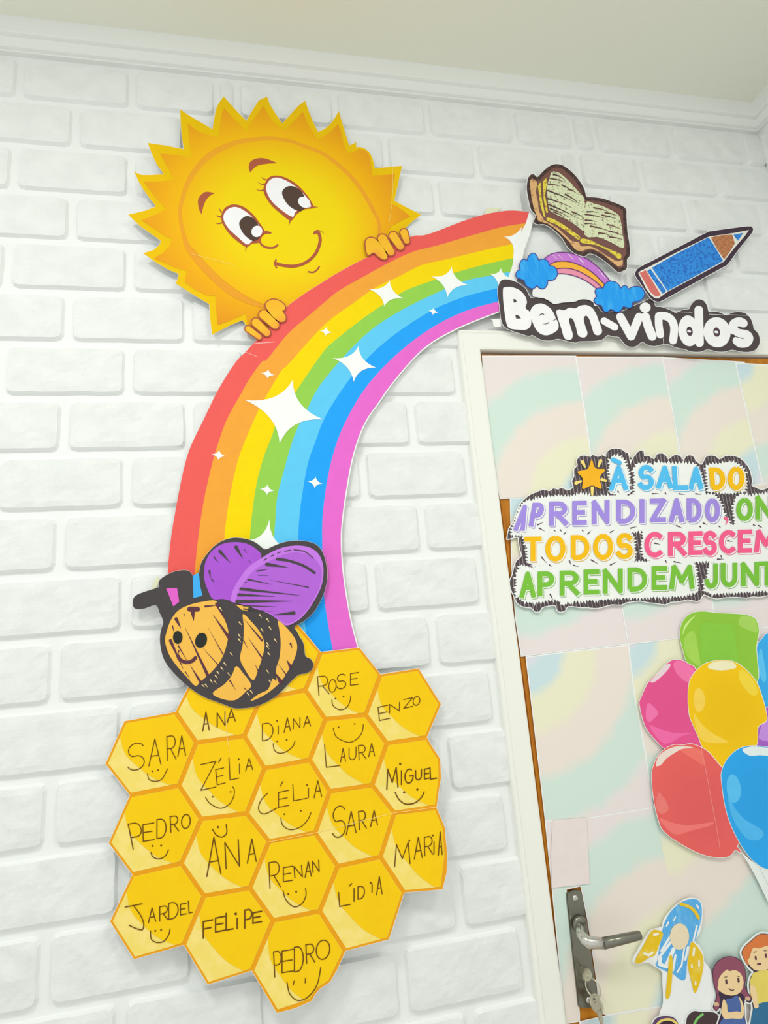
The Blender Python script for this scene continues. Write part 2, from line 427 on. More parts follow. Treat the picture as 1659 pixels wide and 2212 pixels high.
bmesh.ops.bevel(bm, geom=[e for e in bm.edges if abs(e.verts[0].co.y-e.verts[1].co.y) < 1e-5 and e.verts[0].co.y < -LEAF-.003], offset=.0012, segments=2, affect='EDGES')
plate = link('lock_plate', bm, DARKMETAL, door); plate['label'] = 'dark metal lock plate'
PD = LEAF+.006
for (x, y, r) in ((418, 402, .0052), (610, 1868, .0046)):
    bm = bmesh.new(); c = W(*k1(x, y)[0], PD)
    bmesh.ops.create_uvsphere(bm, u_segments=16, v_segments=8, radius=r, matrix=Matrix.Translation(c)@Matrix.Diagonal((1, .55, 1, 1)))
    link('screw', bm, CHROME, plate, True)
bm = bmesh.new(); c = W(*k1(560, 1480)[0], PD); tube(bm, [c+Vector((0, .001, 0)), c+Vector((0, -.006, 0))], .0085, 20)
link('lock_cylinder', bm, BRASS, plate)
lever = bpy.data.objects.new('lever_handle', None); COL.objects.link(lever); lever.parent = door
hub = W(*k1(470, 760)[0], PD); lever.location = hub-door.location
bm = bmesh.new(); tube(bm, [hub+Vector((0, .001, 0)), hub+Vector((0, -.005, 0)), hub+Vector((0, -.008, 0))], [.0125, .0125, .0095], 28)
link('rose', bm, DARKMETAL, lever, True)
g0 = W(*k1(500, 930)[0], PD+.030); g1 = W(*k1(600, 1040)[0], PD+.040); g2 = W(*k1(820, 1052)[0], PD+.042); g3 = W(*k1(1350, 932)[0], PD+.042)
bm = bmesh.new(); q = [hub, hub+(g0-hub)*.55, g0, g0+(g1-g0)*.6, g1, g1+(g2-g1)*.5, g2]
tube(bm, q, [.0065, .0065, .007, .0085, .0092, .0084, .0078], 18); link('neck', bm, CHROME, lever, True)
bm = bmesh.new(); tube(bm, [g2+(g2-g3)*.01, g2+(g3-g2)*.5, g2+(g3-g2)*.97, g3], [.0080, .0074, .0066, .0060], 18)
gm = link('grip', bm, DARKMETAL, lever, True); gm['label'] = 'dark grip of the lever'

# ------------------------------------------------------------------ pastel rainbow sheets on the door
LAV, BLU, YEL, BEI, MIN, PNK = (230, 223, 234), (205, 227, 233), (238, 236, 208), (238, 228, 219), (213, 232, 223), (236, 227, 226)
def bands(cols, radii, soft=.010):
    st = [(0, cols[0])]
    for r, a, b in zip(radii, cols, cols[1:]): st += [(r-soft, a), (r+soft, b)]
    return st+[(.75, cols[-1])]
OUTW = ([LAV, BLU, YEL, BEI, MIN, PNK], [.045, .095, .16, .235, .31])
def sheet(name_label, corners, centre, depth, i, pat=OUTW):
    p = Paper('rainbow_sheet', name_label, 'paper sheet', corners[-1], depth, 'pastel rainbow sheets on the door')
    p.add('paper', [grow(corners, .8)], WHITE, 0, solid=True)
    m = radial('pastel_rainbow_%d' % i, centre, depth, bands(*pat), .03, 26)
    p.add('printed_rainbow', [grow(corners, -1.9)], m, 1)
S0 = LEAF+.0022
sheet('pastel rainbow sheet in the top left corner of the door', [(1042, 769), (1244, 769), (1262, 880), (1290, 1072), (1080, 1077), (1060, 960), (1048, 880)], (1292, 1095), S0+.0008, 1)
sheet('pastel rainbow sheet above the blue lettering, second from the left in the top row', [(1243, 771), (1434, 771), (1455, 900), (1482, 1065), (1290, 1078), (1262, 880)], (1487, 1075), S0+.0002, 2)
sheet('pastel rainbow sheet above the yellow word of the door sign, third in the top row', [(1431, 772), (1608, 782), (1625, 900), (1652, 1045), (1486, 1065), (1460, 930)], (1660, 1045), S0+.0010, 3)
sheet('pastel sheet with lavender corner at the top right, fourth in the top row', [(1589, 784), (1780, 795), (1830, 1040), (1648, 1046), (1620, 920)], (1560, 760), S0+.0016, 4)
sheet('pastel rainbow sheet whose left edge sticks out behind the purple lettering', [(1102, 1074), (1300, 1060), (1325, 1200), (1357, 1391), (1240, 1404), (1126, 1418), (1114, 1340), (1105, 1230)], (1085, 1035), S0+.0004, 5)
sheet('pastel rainbow sheet behind the sign and above the pink balloon', [(1300, 1062), (1490, 1050), (1520, 1190), (1551, 1369), (1357, 1392), (1325, 1200)], (1285, 1015), S0+.0012, 6)
sheet('pastel rainbow sheet behind the right end of the door sign and the green balloon', [(1488, 1052), (1690, 1030), (1760, 1340), (1549, 1370), (1518, 1190)], (1480, 1000), S0+.0006, 7)
sheet('pastel rainbow sheet left of the pink balloon, under the sign', [(1136, 1419), (1240, 1406), (1358, 1393), (1371, 1500), (1395, 1630), (1412, 1745), (1280, 1766), (1178, 1774), (1153, 1560)], (1128, 1400), S0+.0008, 8)
sheet('pastel rainbow sheet mostly hidden by the balloons', [(1340, 1394), (1640, 1340), (1740, 1300), (1760, 1700), (1420, 1760), (1380, 1600), (1355, 1500)], (1335, 1370), S0+.0002, 9)
sheet('pastel rainbow sheet around the lever handle', [(1178, 1775), (1280, 1763), (1412, 1742), (1436, 1850), (1475, 2010), (1490, 2163), (1425, 2174), (1311, 2193), (1299, 2189), (1287, 2180), (1293, 2170), (1289, 2120), (1281, 2065), (1270, 1990), (1257, 1926), (1254, 1914), (1223, 1921), (1228, 1960), (1236, 2030), (1252, 2189), (1252, 2206), (1221, 2212), (1192, 1914)], (1520, 2215), S0+.0004, 10, ([LAV, BLU, YEL, BEI, MIN, PNK], [.045, .11, .20, .275, .345]))
sheet('pastel rainbow sheet right of the rocket, under the blue balloon', [(1405, 1740), (1720, 1690), (1820, 2120), (1488, 2180), (1455, 2000), (1428, 1880)], (1400, 1700), S0+.0001, 11, ([MIN, MIN, YEL, BEI, MIN, PNK], [.07, .10, .16, .25, .37]))
sheet('lavender and blue sheet at the bottom edge, under the rocket', [(1252, 2207), (1311, 2194), (1425, 2175), (1488, 2166), (1780, 2120), (1800, 2330), (1260, 2330)], (1225, 2215), S0+.0002, 12)
p = Paper('paper_scrap', 'small plain pink paper scrap just above the lock plate', 'paper scrap', (1232, 1914), S0+.0022)
p.add('paper', [[(1194, 1773), (1267, 1766), (1271, 1840), (1274, 1909), (1193, 1918), (1190, 1850)]], ink(236, 224, 222), 0, solid=True)

# ------------------------------------------------------------------ key ring hanging from the lock
kc = W(*k1(570, 1480)[0], PD+.012)
keys = empty('key_bunch', kc, 'small bunch of nickel keys hanging from the lock', 'keys')
def ring(bm, c, R, r, ax, ay, n=28, m=8):
    rows = []
    for i in range(n):
        t = 2*math.pi*i/n; d = ax*math.cos(t)+ay*math.sin(t); z = ax.cross(ay).normalized()
        rows.append([bm.verts.new(c+d*R+(d*math.cos(2*math.pi*k/m)+z*math.sin(2*math.pi*k/m))*r) for k in range(m)])
    for i in range(n):
        for k in range(m): bm.faces.new((rows[i][k], rows[(i+1) % n][k], rows[(i+1) % n][(k+1) % m], rows[i][(k+1) % m]))
def key(bow, dirv, side, parent, name, length, bowr):
    dirv = dirv.normalized(); nrm = dirv.cross(side).normalized(); side = nrm.cross(dirv)
    bm = bmesh.new(); n = 28; th = .0011
    R1 = [bow+(dirv*math.cos(2*math.pi*i/n)+side*math.sin(2*math.pi*i/n)*.8)*bowr for i in range(n)]
    R2 = [bow-dirv*bowr*.35+(dirv*math.cos(2*math.pi*i/n)+side*math.sin(2*math.pi*i/n))*bowr*.35 for i in range(n)]
    o = [[bm.verts.new(v+nrm*th*s) for v in R] for R in (R1, R2) for s in (1, -1)]
    for i in range(n):
        j = (i+1) % n
        for a, b in ((o[0], o[2]), (o[3], o[1]), (o[1], o[0]), (o[2], o[3])): bm.faces.new((a[i], a[j], b[j], b[i]))
    a = bow+dirv*bowr*.9; b = bow+dirv*(bowr+length); w = bowr*.3
    teeth = [(0, w), (.35, w), (.45, w*.5), (.52, w), (.62, w*.4), (.70, w*.9), (.8, w*.5), (.9, w*.8), (1, w*.2), (1, -w*.7), (0, -w)]
    f = [bm.verts.new(a+(b-a)*t+side*s+nrm*th) for t, s in teeth]; g = [bm.verts.new(a+(b-a)*t+side*s-nrm*th) for t, s in teeth]
    bm.faces.new(f); bm.faces.new(g[::-1])
    for i in range(len(f)): bm.faces.new((f[i], g[i], g[(i+1) % len(f)], f[(i+1) % len(f)]))
    bmesh.ops.recalc_face_normals(bm, faces=bm.faces[:])
    link(name, bm, BRASS, parent)
key(W(*k1(590, 1500)[0], PD+.020), Vector((0, 1, 0)), Vector((.45, 0, 1)), keys, 'key', .016, .0105)
rc = W(*k1(672, 1690)[0], PD+.022); bm = bmesh.new(); ring(bm, rc, .0125, .0011, Vector((.55, -.83, .0)).normalized(), Vector((.05, .1, 1)).normalized())
link('split_ring', bm, BRASS, keys, True)
key(W(*k1(705, 1900)[0], PD+.021), Vector((.22, 0, -1)), Vector((1, .4, .1)), keys, 'key', .032, .0125)
key(W(*k1(745, 1960)[0], PD+.015), Vector((.10, 0, -1)), Vector((.8, -.6, .1)), keys, 'key', .034, .0105)

# ------------------------------------------------------------------ sun
c1, c2, c3 = T(260, 190, 400), T(560, 190, 400), T(300, 500, 400)
def sm(t): t = max(0, min(1, t)); return t*t*(3-2*t)
def dsun(x, y):
    r = math.hypot(x-600, y-450)/320; n = ((x-560)*-230+(y-740)*-330)/402
    return .0125+.016*min(1.2, r*r)*sm((n+20)/170)*(1.0 if x < 640 else .75)
sun = Paper('sun_cutout', 'large yellow smiling sun paper cut-out peeking over the big rainbow', 'sun decoration', (600, 450), dsun)
SO = (c3(1000, 900, 930, 795, 830, 835, 655, 925, 640, 790, 630, 650, 540, 598, 470, 555, 330, 465, 345, 430, 358, 380, 270, 345, 150, 275) +
      c1(205, 1480, 300, 1450, 345, 1410, 365, 1375, 330, 1345, 180, 1240, 70, 1135, 140, 1120, 230, 1097, 320, 1060, 270, 1000, 200, 900, 160, 830, 125, 745, 150, 764, 190, 779, 290, 779, 390, 772, 330, 690, 290, 610, 245, 492, 400, 515, 570, 548, 555, 470, 545, 380, 535, 190, 600, 237, 700, 295, 825, 370, 845, 250, 860, 180, 880, 140, 925, 75, 1000, 160, 1060, 225, 1130, 293, 1190, 190, 1240, 112, 1290, 88, 1315, 80, 1340, 150, 1390, 230, 1450, 318) +
      c2(300, 215, 350, 160, 410, 115, 440, 200, 480, 300, 527, 395, 590, 365, 640, 320, 680, 265, 712, 205, 740, 300, 770, 400, 805, 515, 850, 497, 868, 478, 868, 530, 905, 528, 950, 545, 990, 580, 1015, 630, 1030, 690, 1037, 720, 1160, 708, 1280, 698, 1260, 780, 1240, 880, 1210, 1010, 1300, 1060, 1450, 1135, 1380, 1190, 1310, 1255, 1300, 1330, 1000, 1560, 750, 1700) + c3(1659, 560, 1400, 720, 1330, 860, 1150, 940))
sun.add('paper', [grow(SO, .5)], WHITE, 0, solid=True)
sun.add('ray_border', [SO], ink(238, 195, 6), 1)
SI = (c3(975, 850, 960, 735, 840, 790, 705, 840, 695, 710, 685, 575, 600, 570, 500, 520, 410, 455, 430, 355, 330, 325, 230, 280) + c1(300, 1525, 380, 1480, 440, 1420, 460, 1350, 400, 1325, 300, 1260, 190, 1185, 300, 1140, 415, 1085, 360, 1030, 290, 950, 210, 838, 330, 840, 480, 820, 440, 740, 400, 670, 355, 588, 480, 600, 640, 620, 620, 480, 605, 320, 700, 390, 880, 450, 895, 330, 910, 230, 930, 180, 1010, 270, 1130, 385, 1200, 270, 1280, 160, 1350, 280, 1460, 392) +
      c2(300, 310, 390, 215, 430, 310, 520, 462, 600, 420, 660, 375, 705, 320, 735, 400, 755, 500, 790, 585, 850, 570, 900, 545, 950, 560, 985, 600, 1000, 680, 1010, 782, 1110, 780, 1215, 772, 1195, 880, 1170, 1030, 1250, 1070, 1355, 1150, 1270, 1190, 1180, 1240, 1000, 1560, 750, 1700) + c3(1659, 560, 1400, 720, 1200, 900))
GC = (598, 460)
sun.add('rays', [SI], radial('sun_ray_print', GC, .015, [(0, (246, 196, 0)), (.185, (246, 190, 2)), (.225, (240, 172, 10)), (.30, (228, 140, 30)), (.4, (226, 132, 30))], .012, 30), 2)
SD = cat(c1(520, 1140, 545, 960, 600, 810, 700, 660, 850, 540, 1050, 465, 1300, 437, 1500, 455) + c2(400, 505, 560, 565, 700, 660, 850, 800, 960, 950, 1040, 1100, 1085, 1200, 1095, 1300, 1060, 1480, 900, 1640) + c3(1659, 560, 1400, 700, 1100, 680, 960, 640, 800, 560, 680, 460, 560, 340, 470, 230, 405, 120), True, 3)
sun.add('face_rim', [SD], radial('sun_rim_print', GC, .015, [(0, (240, 168, 38)), (.16, (240, 172, 36)), (.2, (236, 160, 40)), (.3, (232, 160, 50))]), 3)
SF = cat(c1(548, 1140, 580, 975, 640, 830, 735, 700, 880, 585, 1060, 505, 1300, 470, 1500, 485) + c2(385, 530, 545, 590, 685, 690, 825, 825, 930, 965, 1010, 1110, 1055, 1200, 1062, 1300, 1030, 1470, 890, 1620) + c3(1659, 540, 1380, 690, 1150, 660, 1010, 605, 870, 520, 740, 420, 620, 300, 520, 190, 440, 90), True, 3)
sun.add('face', [SF], radial('sun_face_print', (612, 475), .015, [(0, (245, 219, 0)), (.115, (244, 215, 0)), (.165, (244, 198, 2)), (.20, (242, 182, 8)), (.215, (240, 172, 20)), (.25, (240, 170, 20))], .01, 25), 4)
BR = ink(176, 92, 66)
sun.add('eyebrow', [cat(c1(695, 1010, 720, 960, 770, 930, 845, 942, 790, 975, 750, 1040, 727, 1130, 705, 1085), True, 4, (3, 6))], BR, 5)
sun.add('eyebrow', [cat(c1(1150, 710, 1165, 660, 1220, 632, 1300, 632, 1405, 672, 1300, 680, 1230, 695, 1190, 725, 1163, 757), True, 4, (4, 8))], BR, 5)
def eye(outer, white, pupil, hl, lashes, T_):
    e = sun.add('eye', [cat(T_(*outer), True, 4)], BR, 5)
    sun.add('eye_white', [cat(T_(*white), True, 4)], ink(246, 246, 250), 6, parent=e)
    sun.add('pupil', [cat(T_(*pupil), True, 4)], ink(84, 66, 58), 7, parent=e)
    sun.add('highlight', [ell(T_(hl[0], hl[1])[0], hl[2]*.2411, hl[3]*.2411, hl[4])], ink(246, 246, 250), 8, parent=e)
    sun.pen('lashes', [(cat(T_(*l), False, 4), 3.4, True) for l in lashes], BR, 5, parent=e)
eye((903, 1160, 920, 1098, 960, 1058, 1020, 1043, 1100, 1063, 1180, 1123, 1240, 1198, 1295, 1290, 1258, 1330, 1240, 1385, 1180, 1395, 1130, 1425, 1060, 1382, 980, 1312, 925, 1232), (922, 1165, 950, 1097, 1020, 1066, 1090, 1087, 1160, 1137, 1220, 1202, 1268, 1282, 1240, 1335, 1180, 1372, 1133, 1402, 1045, 1330, 962, 1250),
    (1064, 1215, 1095, 1165, 1140, 1147, 1195, 1170, 1235, 1225, 1255, 1290, 1240, 1345, 1195, 1370, 1150, 1350, 1095, 1295), (1223, 1285, 48, 52, 30), [(905, 1110, 893, 1095, 888, 1078), (900, 1155, 875, 1150, 852, 1136), (912, 1205, 880, 1215, 846, 1208), (1280, 1292, 1315, 1285, 1350, 1298), (1132, 1412, 1125, 1440, 1120, 1468)], c1)
eye((38, 905, 58, 840, 95, 797, 160, 785, 245, 807, 335, 862, 405, 932, 455, 1000, 485, 1072, 405, 1087, 335, 1132, 282, 1188, 200, 1132, 110, 1052, 52, 965), (60, 905, 80, 842, 120, 810, 170, 804, 240, 829, 320, 879, 390, 942, 438, 1000, 462, 1064, 385, 1078, 325, 1110, 298, 1155, 200, 1095, 108, 1010),
    (205, 930, 245, 886, 305, 881, 365, 915, 405, 975, 415, 1050, 378, 1100, 320, 1090, 262, 1050, 220, 990), (403, 1025, 60, 45, 35), [(70, 825, 40, 815, 14, 797), (50, 860, 20, 862, -14, 845), (45, 912, 5, 920, -28, 905), (478, 1072, 500, 1065, 528, 1070), (282, 1178, 272, 1205, 264, 1236)], c2)
sun.pen('nose', [(cat(c1(1345, 1296, 1290, 1302, 1252, 1345, 1260, 1398, 1310, 1428, 1370, 1430, 1408, 1408), False, 5), 4.3)], BR, 5)
sun.pen('mouth', [(cat(c2(150, 1572, 220, 1590, 320, 1595, 420, 1562, 500, 1490, 540, 1400, 545, 1340, 525, 1287, 500, 1295), False, 5), 6.6), (cat(c2(150, 1540, 138, 1572, 155, 1608), False, 4), 3.4), (cat(c2(490, 1305, 515, 1278, 550, 1280, 583, 1306), False, 4), 3.2, True)], BR, 5)
sun.pen('chin', [(cat(c2(440, 1646, 480, 1652, 515, 1632, 538, 1600), False, 5), 3.4)], BR, 5)
DH = lambda x, y: .0185
def hand(T_, fingers):
    o = sun.add('hand', [grow(f, 2.5) for f in fingers], BR, 4, depth=DH)
    for f in fingers: sun.add('finger', [f], radial('finger_print', f[len(f)*3//4], .019, [(0, (244, 160, 60)), (.018, (246, 190, 45)), (.05, (246, 180, 40))]), 5, parent=o, depth=DH)
cp = lambda T_, x0, y0, x1, y1, w, w2: capsule(T_(x0, y0)[0], T_(x1, y1)[0], w*.2411, w2*.2411)
hand(c2, [cp(c2, 1297, 1297, 1322, 1370, 66, 50), cp(c2, 1200, 1325, 1265, 1420, 72, 60), cp(c2, 1103, 1352, 1180, 1470, 80, 62), cat(c2(952, 1400, 965, 1355, 1010, 1342, 1058, 1368, 1110, 1430, 1142, 1500, 1136, 1533, 1105, 1533, 1065, 1508, 1025, 1474, 972, 1494), True, 4)])
hand(c3, [cp(c3, 978, 872, 1078, 945, 50, 42), cp(c3, 1048, 815, 1148, 908, 72, 58), cp(c3, 1118, 745, 1222, 838, 80, 66), cat(c3(1135, 665, 1160, 625, 1210, 610, 1270, 630, 1310, 672, 1300, 705, 1285, 712, 1312, 760, 1310, 795, 1275, 810, 1230, 788, 1180, 740), True, 4)])
for q in ((c2(1195, 705, 1198, 900, 1190, 1030, 1165, 1200), .9), (c3(470, 200, 600, 235, 845, 298), .9)): sun.pen('crease', [q], ink(252, 226, 120), 5)

# ------------------------------------------------------------------ big rainbow
c4, c5, c6 = T(660, 440, 500), T(340, 850, 500), T(270, 1150, 450)
def drb(x, y): return .0170+.008*sm((x-700)/300)*sm((y-640)/160)*sm((1000-y)/100)
rb = Paper('rainbow_cutout', 'big seven-band rainbow paper arc with white sparkles running from bee to welcome sign', 'rainbow decoration', (560, 860), lambda x, y: .0172)
E_ = [
 [(1143, 458), (1094, 455), (1022, 470), (925, 506), (886, 512), (793, 556), (732, 588), (687, 616), (660, 633), (616, 666), (588, 702), (548, 741), (531, 760), (514, 776), (491, 809), (467, 850), (440, 906), (412, 964), (397, 1013), (384, 1076), (378, 1109), (370, 1157), (364, 1212), (362, 1245)],
 [(1136, 482), (1082, 491), (1007, 512), (946, 530), (895, 543), (847, 564), (781, 600), (732, 628), (700, 654), (662, 686), (621, 722), (577, 776), (565, 782), (536, 823), (521, 850), (491, 904), (470, 961), (457, 1007), (442, 1073), (432, 1133), (425, 1190), (420, 1245)],
 [(1112, 526), (1052, 539), (961, 561), (910, 573), (856, 600), (811, 621), (760, 657), (714, 690), (676, 727), (621, 789), (609, 799), (578, 850), (557, 889), (527, 958), (512, 1001), (497, 1070), (489, 1121), (485, 1157), (480, 1245)],
 [(1112, 557), (1052, 570), (976, 591), (931, 607), (877, 627), (829, 657), (781, 690), (720, 738), (700, 758), (669, 801), (645, 837), (629, 862), (599, 908), (587, 943), (569, 989), (554, 1046), (545, 1106), (540, 1160), (536, 1245)],
 [(1108, 586), (1061, 595), (1007, 606), (955, 627), (880, 663), (829, 693), (793, 720), (750, 762), (705, 814), (680, 850), (660, 892), (641, 928), (626, 971), (611, 1025), (599, 1073), (595, 1121), (592, 1170), (590, 1245)],
 [(1078, 622), (1016, 637), (961, 657), (925, 675), (877, 705), (829, 741), (784, 784), (741, 838), (702, 901), (681, 955), (665, 1001), (653, 1067), (647, 1115), (644, 1170), (646, 1260), (658, 1345), (668, 1420)],
 [(1078, 651), (1022, 666), (973, 686), (925, 713), (871, 753), (817, 805), (777, 856), (741, 922), (720, 980), (706, 1043), (697, 1115), (696, 1170), (697, 1227), (700, 1287), (709, 1350), (722, 1420)],
 [(1078, 672), (1028, 691), (976, 714), (925, 744), (883, 784), (841, 835), (818, 868), (786, 916), (762, 983), (747, 1061), (738, 1127), (736, 1170), (739, 1227), (747, 1287), (759, 1350), (778, 1420)],
]
EC = [cat(e, False, 4) for e in E_]
cols = [(238, 96, 92), (243, 166, 60), (247, 216, 4), (150, 208, 82), (98, 203, 248), (36, 164, 252), (232, 108, 210)]
full = EC[0]+EC[7][::-1]
inner = []
for x, y in EC[7]:
    d_ = math.hypot(1110-x, 1180-y); inner.append((x+2.6*(1110-x)/d_, y+2.6*(1180-y)/d_))
rb.add('paper', [grow(EC[0]+inner[::-1], .2)], WHITE, 0, solid=True)
names = ['red', 'orange', 'yellow', 'green', 'light blue', 'blue', 'pink']
for i, (c, nm) in enumerate(zip(cols, names)):
    rb.add('color_band', [EC[i]+EC[i+1][::-1]], ink(*c), 1, label=nm+' band')
rb.add('paper_margin', [[(1143, 458), (1157, 458), (1145, 505), (1131, 545), (1124, 590), (1100, 640), (1080, 668), (1076, 640), (1098, 600), (1108, 570), (1110, 535), (1122, 510), (1136, 482)]], WHITE, 1.5, label='white paper margin at the right end')
def sparkle(t, r, b, l, k=.16):
    c = ((t[0]+b[0]+l[0]+r[0])/4, (t[1]+b[1]+l[1]+r[1])/4); tips = [t, r, b, l]; out = []
    for i in range(4):
        a, d = tips[i], tips[(i+1) % 4]
        m = (c[0]+(a[0]-c[0])*k+(d[0]-c[0])*k, c[1]+(a[1]-c[1])*k+(d[1]-c[1])*k)
        for j in range(9):
            s = j/8; out.append(((1-s)**2*a[0]+2*s*(1-s)*m[0]+s*s*d[0], (1-s)**2*a[1]+2*s*(1-s)*m[1]+s*s*d[1]))
        out.pop()
    return out
def small(cx, cy, l=15, h=10): return ((cx+1, cy-h), (cx+l, cy+3), (cx-1, cy+h), (cx-l, cy-2))
for s in ([(632.7, 820), (698, 906), (604, 958), (529, 864)], [(774.5, 747), (812.5, 794), (764, 825), (719, 773.5)], [(842, 605), (873, 645.5), (830, 662), (796, 624)], [(975.6, 576), (1012, 616), (966, 643), (932, 597)],
          [(1082, 579), (1108, 603), (1077, 622), (1057, 591)], [(1127, 490), (1142, 520), (1110, 548), (1089, 511.5)], small(704, 716, 13, 10), small(936, 672.5, 11, 8), small(578.5, 807.5, 15, 10), small(472.6, 983, 16, 11), small(577, 1058, 16, 12), small(680.6, 1042, 16, 13),
          [(582, 1122), (615, 1182), (566, 1235), (538, 1166)]):
    rb.add('sparkle', [sparkle(*s)], ink(245, 248, 246), 2.5)
for q in ((c3(955, 1080, 1060, 1122), 1.0), (c3(1040, 1003, 1215, 990), 1.6), (c5(1215, 1170, 1220, 1330), .8)): rb.pen('crease', [q], ink(250, 190, 185), 2)
for (pts, lab) in (([(1049, 454), (1054, 450), (1083, 450), (1076, 457), (1060, 464), (1046, 466)], 'yellowed tape scrap on the bricks above the red band of the big rainbow'), ([(325, 1275), (333, 1256), (341, 1243), (345, 1258), (338, 1268), (331, 1278)], 'yellowed tape scrap on the bricks left of the bee feeler')):
    p = Paper('tape_scrap', lab, 'tape', pts[0], .0118); p.add('tape', [pts], ink(232, 234, 200), 0, solid=True)

# ------------------------------------------------------------------ honeycomb
h1, h2, h3, h4, h5 = T(210, 1480, 400), T(580, 1380, 400), T(210, 1800, 400), T(580, 1740, 400), T(420, 1850, 360)
def dhc(x, y):
    t = max(0, min(1.1, (y-1480)/700)); u = max(0, min(1, (x-230)/500))
    return .0225+.024*t*t*(.35+.65*u)+.010*sm((x-820)/150)*sm((y-1500)/300)
hc = Paper('honeycomb_cutout', 'yellow honeycomb paper cut-out whose cells carry handwritten first names', 'honeycomb decoration', (600, 1750), dhc)
V = dict(a=(269, 1558), b=(379, 1538), c=(424.6, 1604), d=(387, 1697), e=(281, 1717.5), f=(228, 1650), g=(528, 1590), h=(571.6, 1659.6), i=(533, 1757), j=(435, 1769), k=(235, 1821), l=(392, 1865), m=(286, 1889), n=(581, 1817.5), o=(540, 1918), p=(441, 1935), q=(238, 1990.5), r=(397, 2041), s=(289.6, 2072), t=(590, 1988), u=(544, 2096.5), v=(448.7, 2126.7),
         A=(669, 1641.6), B=(712.6, 1709), C=(681, 1799), D=(659.6, 1491), E=(703, 1553.6), F=(563, 1510), G=(790, 1544), H=(835.6, 1605.5), I=(804, 1696), J=(693, 1409), K=(776.5, 1399), L=(822, 1457), M=(904, 1444), N=(952.5, 1521), O=(922, 1593), P=(852, 1756), Q=(943, 1745), R=(822, 1851), S=(729.5, 1871), T=(873, 1928), U=(691, 1968), V=(840, 2029), W=(746, 2054))
OUTLINE = [V[k] for k in 'fab']+[(408, 1482), (455, 1430), (545, 1362), (641.6, 1347)]+[V[k] for k in 'JKLMNO']+[(934, 1614), (951, 1640), (952.5, 1681), (946.5, 1717), (943, 1745), (951, 1764), (961, 1788), (966, 1848), (964.6, 1885), (956, 1921)]+[V[k] for k in 'TVW']+[(728, 2095), (713, 2121), (691, 2136), (680, 2149), (673, 2162), (637, 2178), (598, 2188)]+[V[k] for k in 'uvrsqmke']
hc.add('paper', [grow(OUTLINE, .9)], WHITE, 0, solid=True)
hc.add('cell_walls', [OUTLINE], ink(240, 164, 26), 1)
PEN = ink(112, 76, 24)
PALE = blotch('honey_pale', (246, 222, 112), (250, 226, 130), 60); 
GOLD = blotch('honey_gold', (250, 205, 6), (249, 202, 5), 24)
def cell(vs, letters=(), T_=None, slope=-.2, pw=2.0, faces=(), extra=(), quad=None):
    """vs: TL, TR, R, BR, BL, L; letters: (char, x, y, w, h)"""
    pts = [V[q] if isinstance(q, str) else q for q in vs]
    o = hc.add('honeycomb_cell', [grow(pts, -4.6)], PALE, 2)
    TL, TR, BL, Lf, BRt = pts[0], pts[1], pts[-2], pts[-1], pts[-3]
    mx = lambda a, b, t: (a[0]+(b[0]-a[0])*t, a[1]+(b[1]-a[1])*t)
    inn = grow(pts, -5.0); TLi, BLi, Li, BRi = inn[0], inn[-2], inn[-1], inn[-3]
    st = mx(TLi, Li, .34); en = mx(BRi, BLi, .16); c = mx(Li, BLi, .5); ctr = mx(st, en, .5); bul = mx(ctr, c, .30)
    b1 = mx(mx(st, bul, .5), Li, .18); b2 = mx(mx(en, bul, .5), BLi, .09)
    curve = cat([en, b2, bul, b1, st], False, 4)
    hc.add('golden_fill', [[q for q in inn[:-2]]+curve], GOLD, 3, parent=o)
    st_ = []
    for L_ in letters:
        ch, x, y, w, h = L_[:5]; sh = L_[5] if len(L_) > 5 else 0; tt = L_[6] if len(L_) > 6 else T_
        for g in glyph(ch, x, y, w, h, slope, sh): st_.append((tt(*flat(g)), pw))
    for e in extra: st_.append((e, pw))
    if st_: hc.pen('handwritten_name', st_, PEN, 4, parent=o)
    if faces:
        ff = []
        for f in faces: ff.append((cat(f, False, 5), pw*.95) if len(f) > 1 else (f, pw*1.9))
        hc.pen('smiley', ff, PEN, 4, parent=o)
def dots(T_, *a): return [[q] for q in T_(*a)]
cell([(545, 1366), (641, 1350), 'J', 'D', 'F', (508, 1440)])
cell([(408, 1484), (520, 1445), 'F', 'g', 'c', 'b'], [('A', 945, 412, 58, 165), ('N', 1075, 375, 70, 125), ('A', 1165, 335, 72, 108)], h1, pw=2.5)
cell('abcdef', [('S', 270, 772, 155, 240), ('A', 462, 725, 108, 235), ('R', 628, 675, 78, 215, -.02), ('A', 722, 640, 70, 182)], h1, -.15, faces=[h1(450, 795, 465, 845, 520, 862, 580, 840, 630, 750)]+dots(h1, 495, 772, 545, 762))
cell('cghijd', [('Z', 928, 942, 135, 230), ('E', 1075, 892, 72, 135, -.1), ('L', 1190, 850, 78, 200, -.05), ('I', 1270, 792, 10, 85), ('A', 1330, 770, 62, 108)], h1, -.22, faces=[h1(970, 1005, 1010, 1060, 1100, 1103, 1180, 1070, 1222, 1000, 1228, 940, 1213, 910)]+dots(h1, 1035, 1000, 1195, 955, 1268, 664), extra=[h1(1088, 692, 1110, 655)])
cell('edjlmk', [('P', 322, 1470, 105, 225, -.2), ('E', 412, 1400, 98, 150, -.02), ('D', 535, 1375, 82, 170), ('R', 660, 1318, 70, 140, -.05), ('O', 755, 1290, 78, 125)], h1, -.16, 2.3, faces=[h1(482, 1500, 500, 1540, 555, 1557, 610, 1530, 638, 1475)]+dots(h1, 495, 1440, 572, 1437))
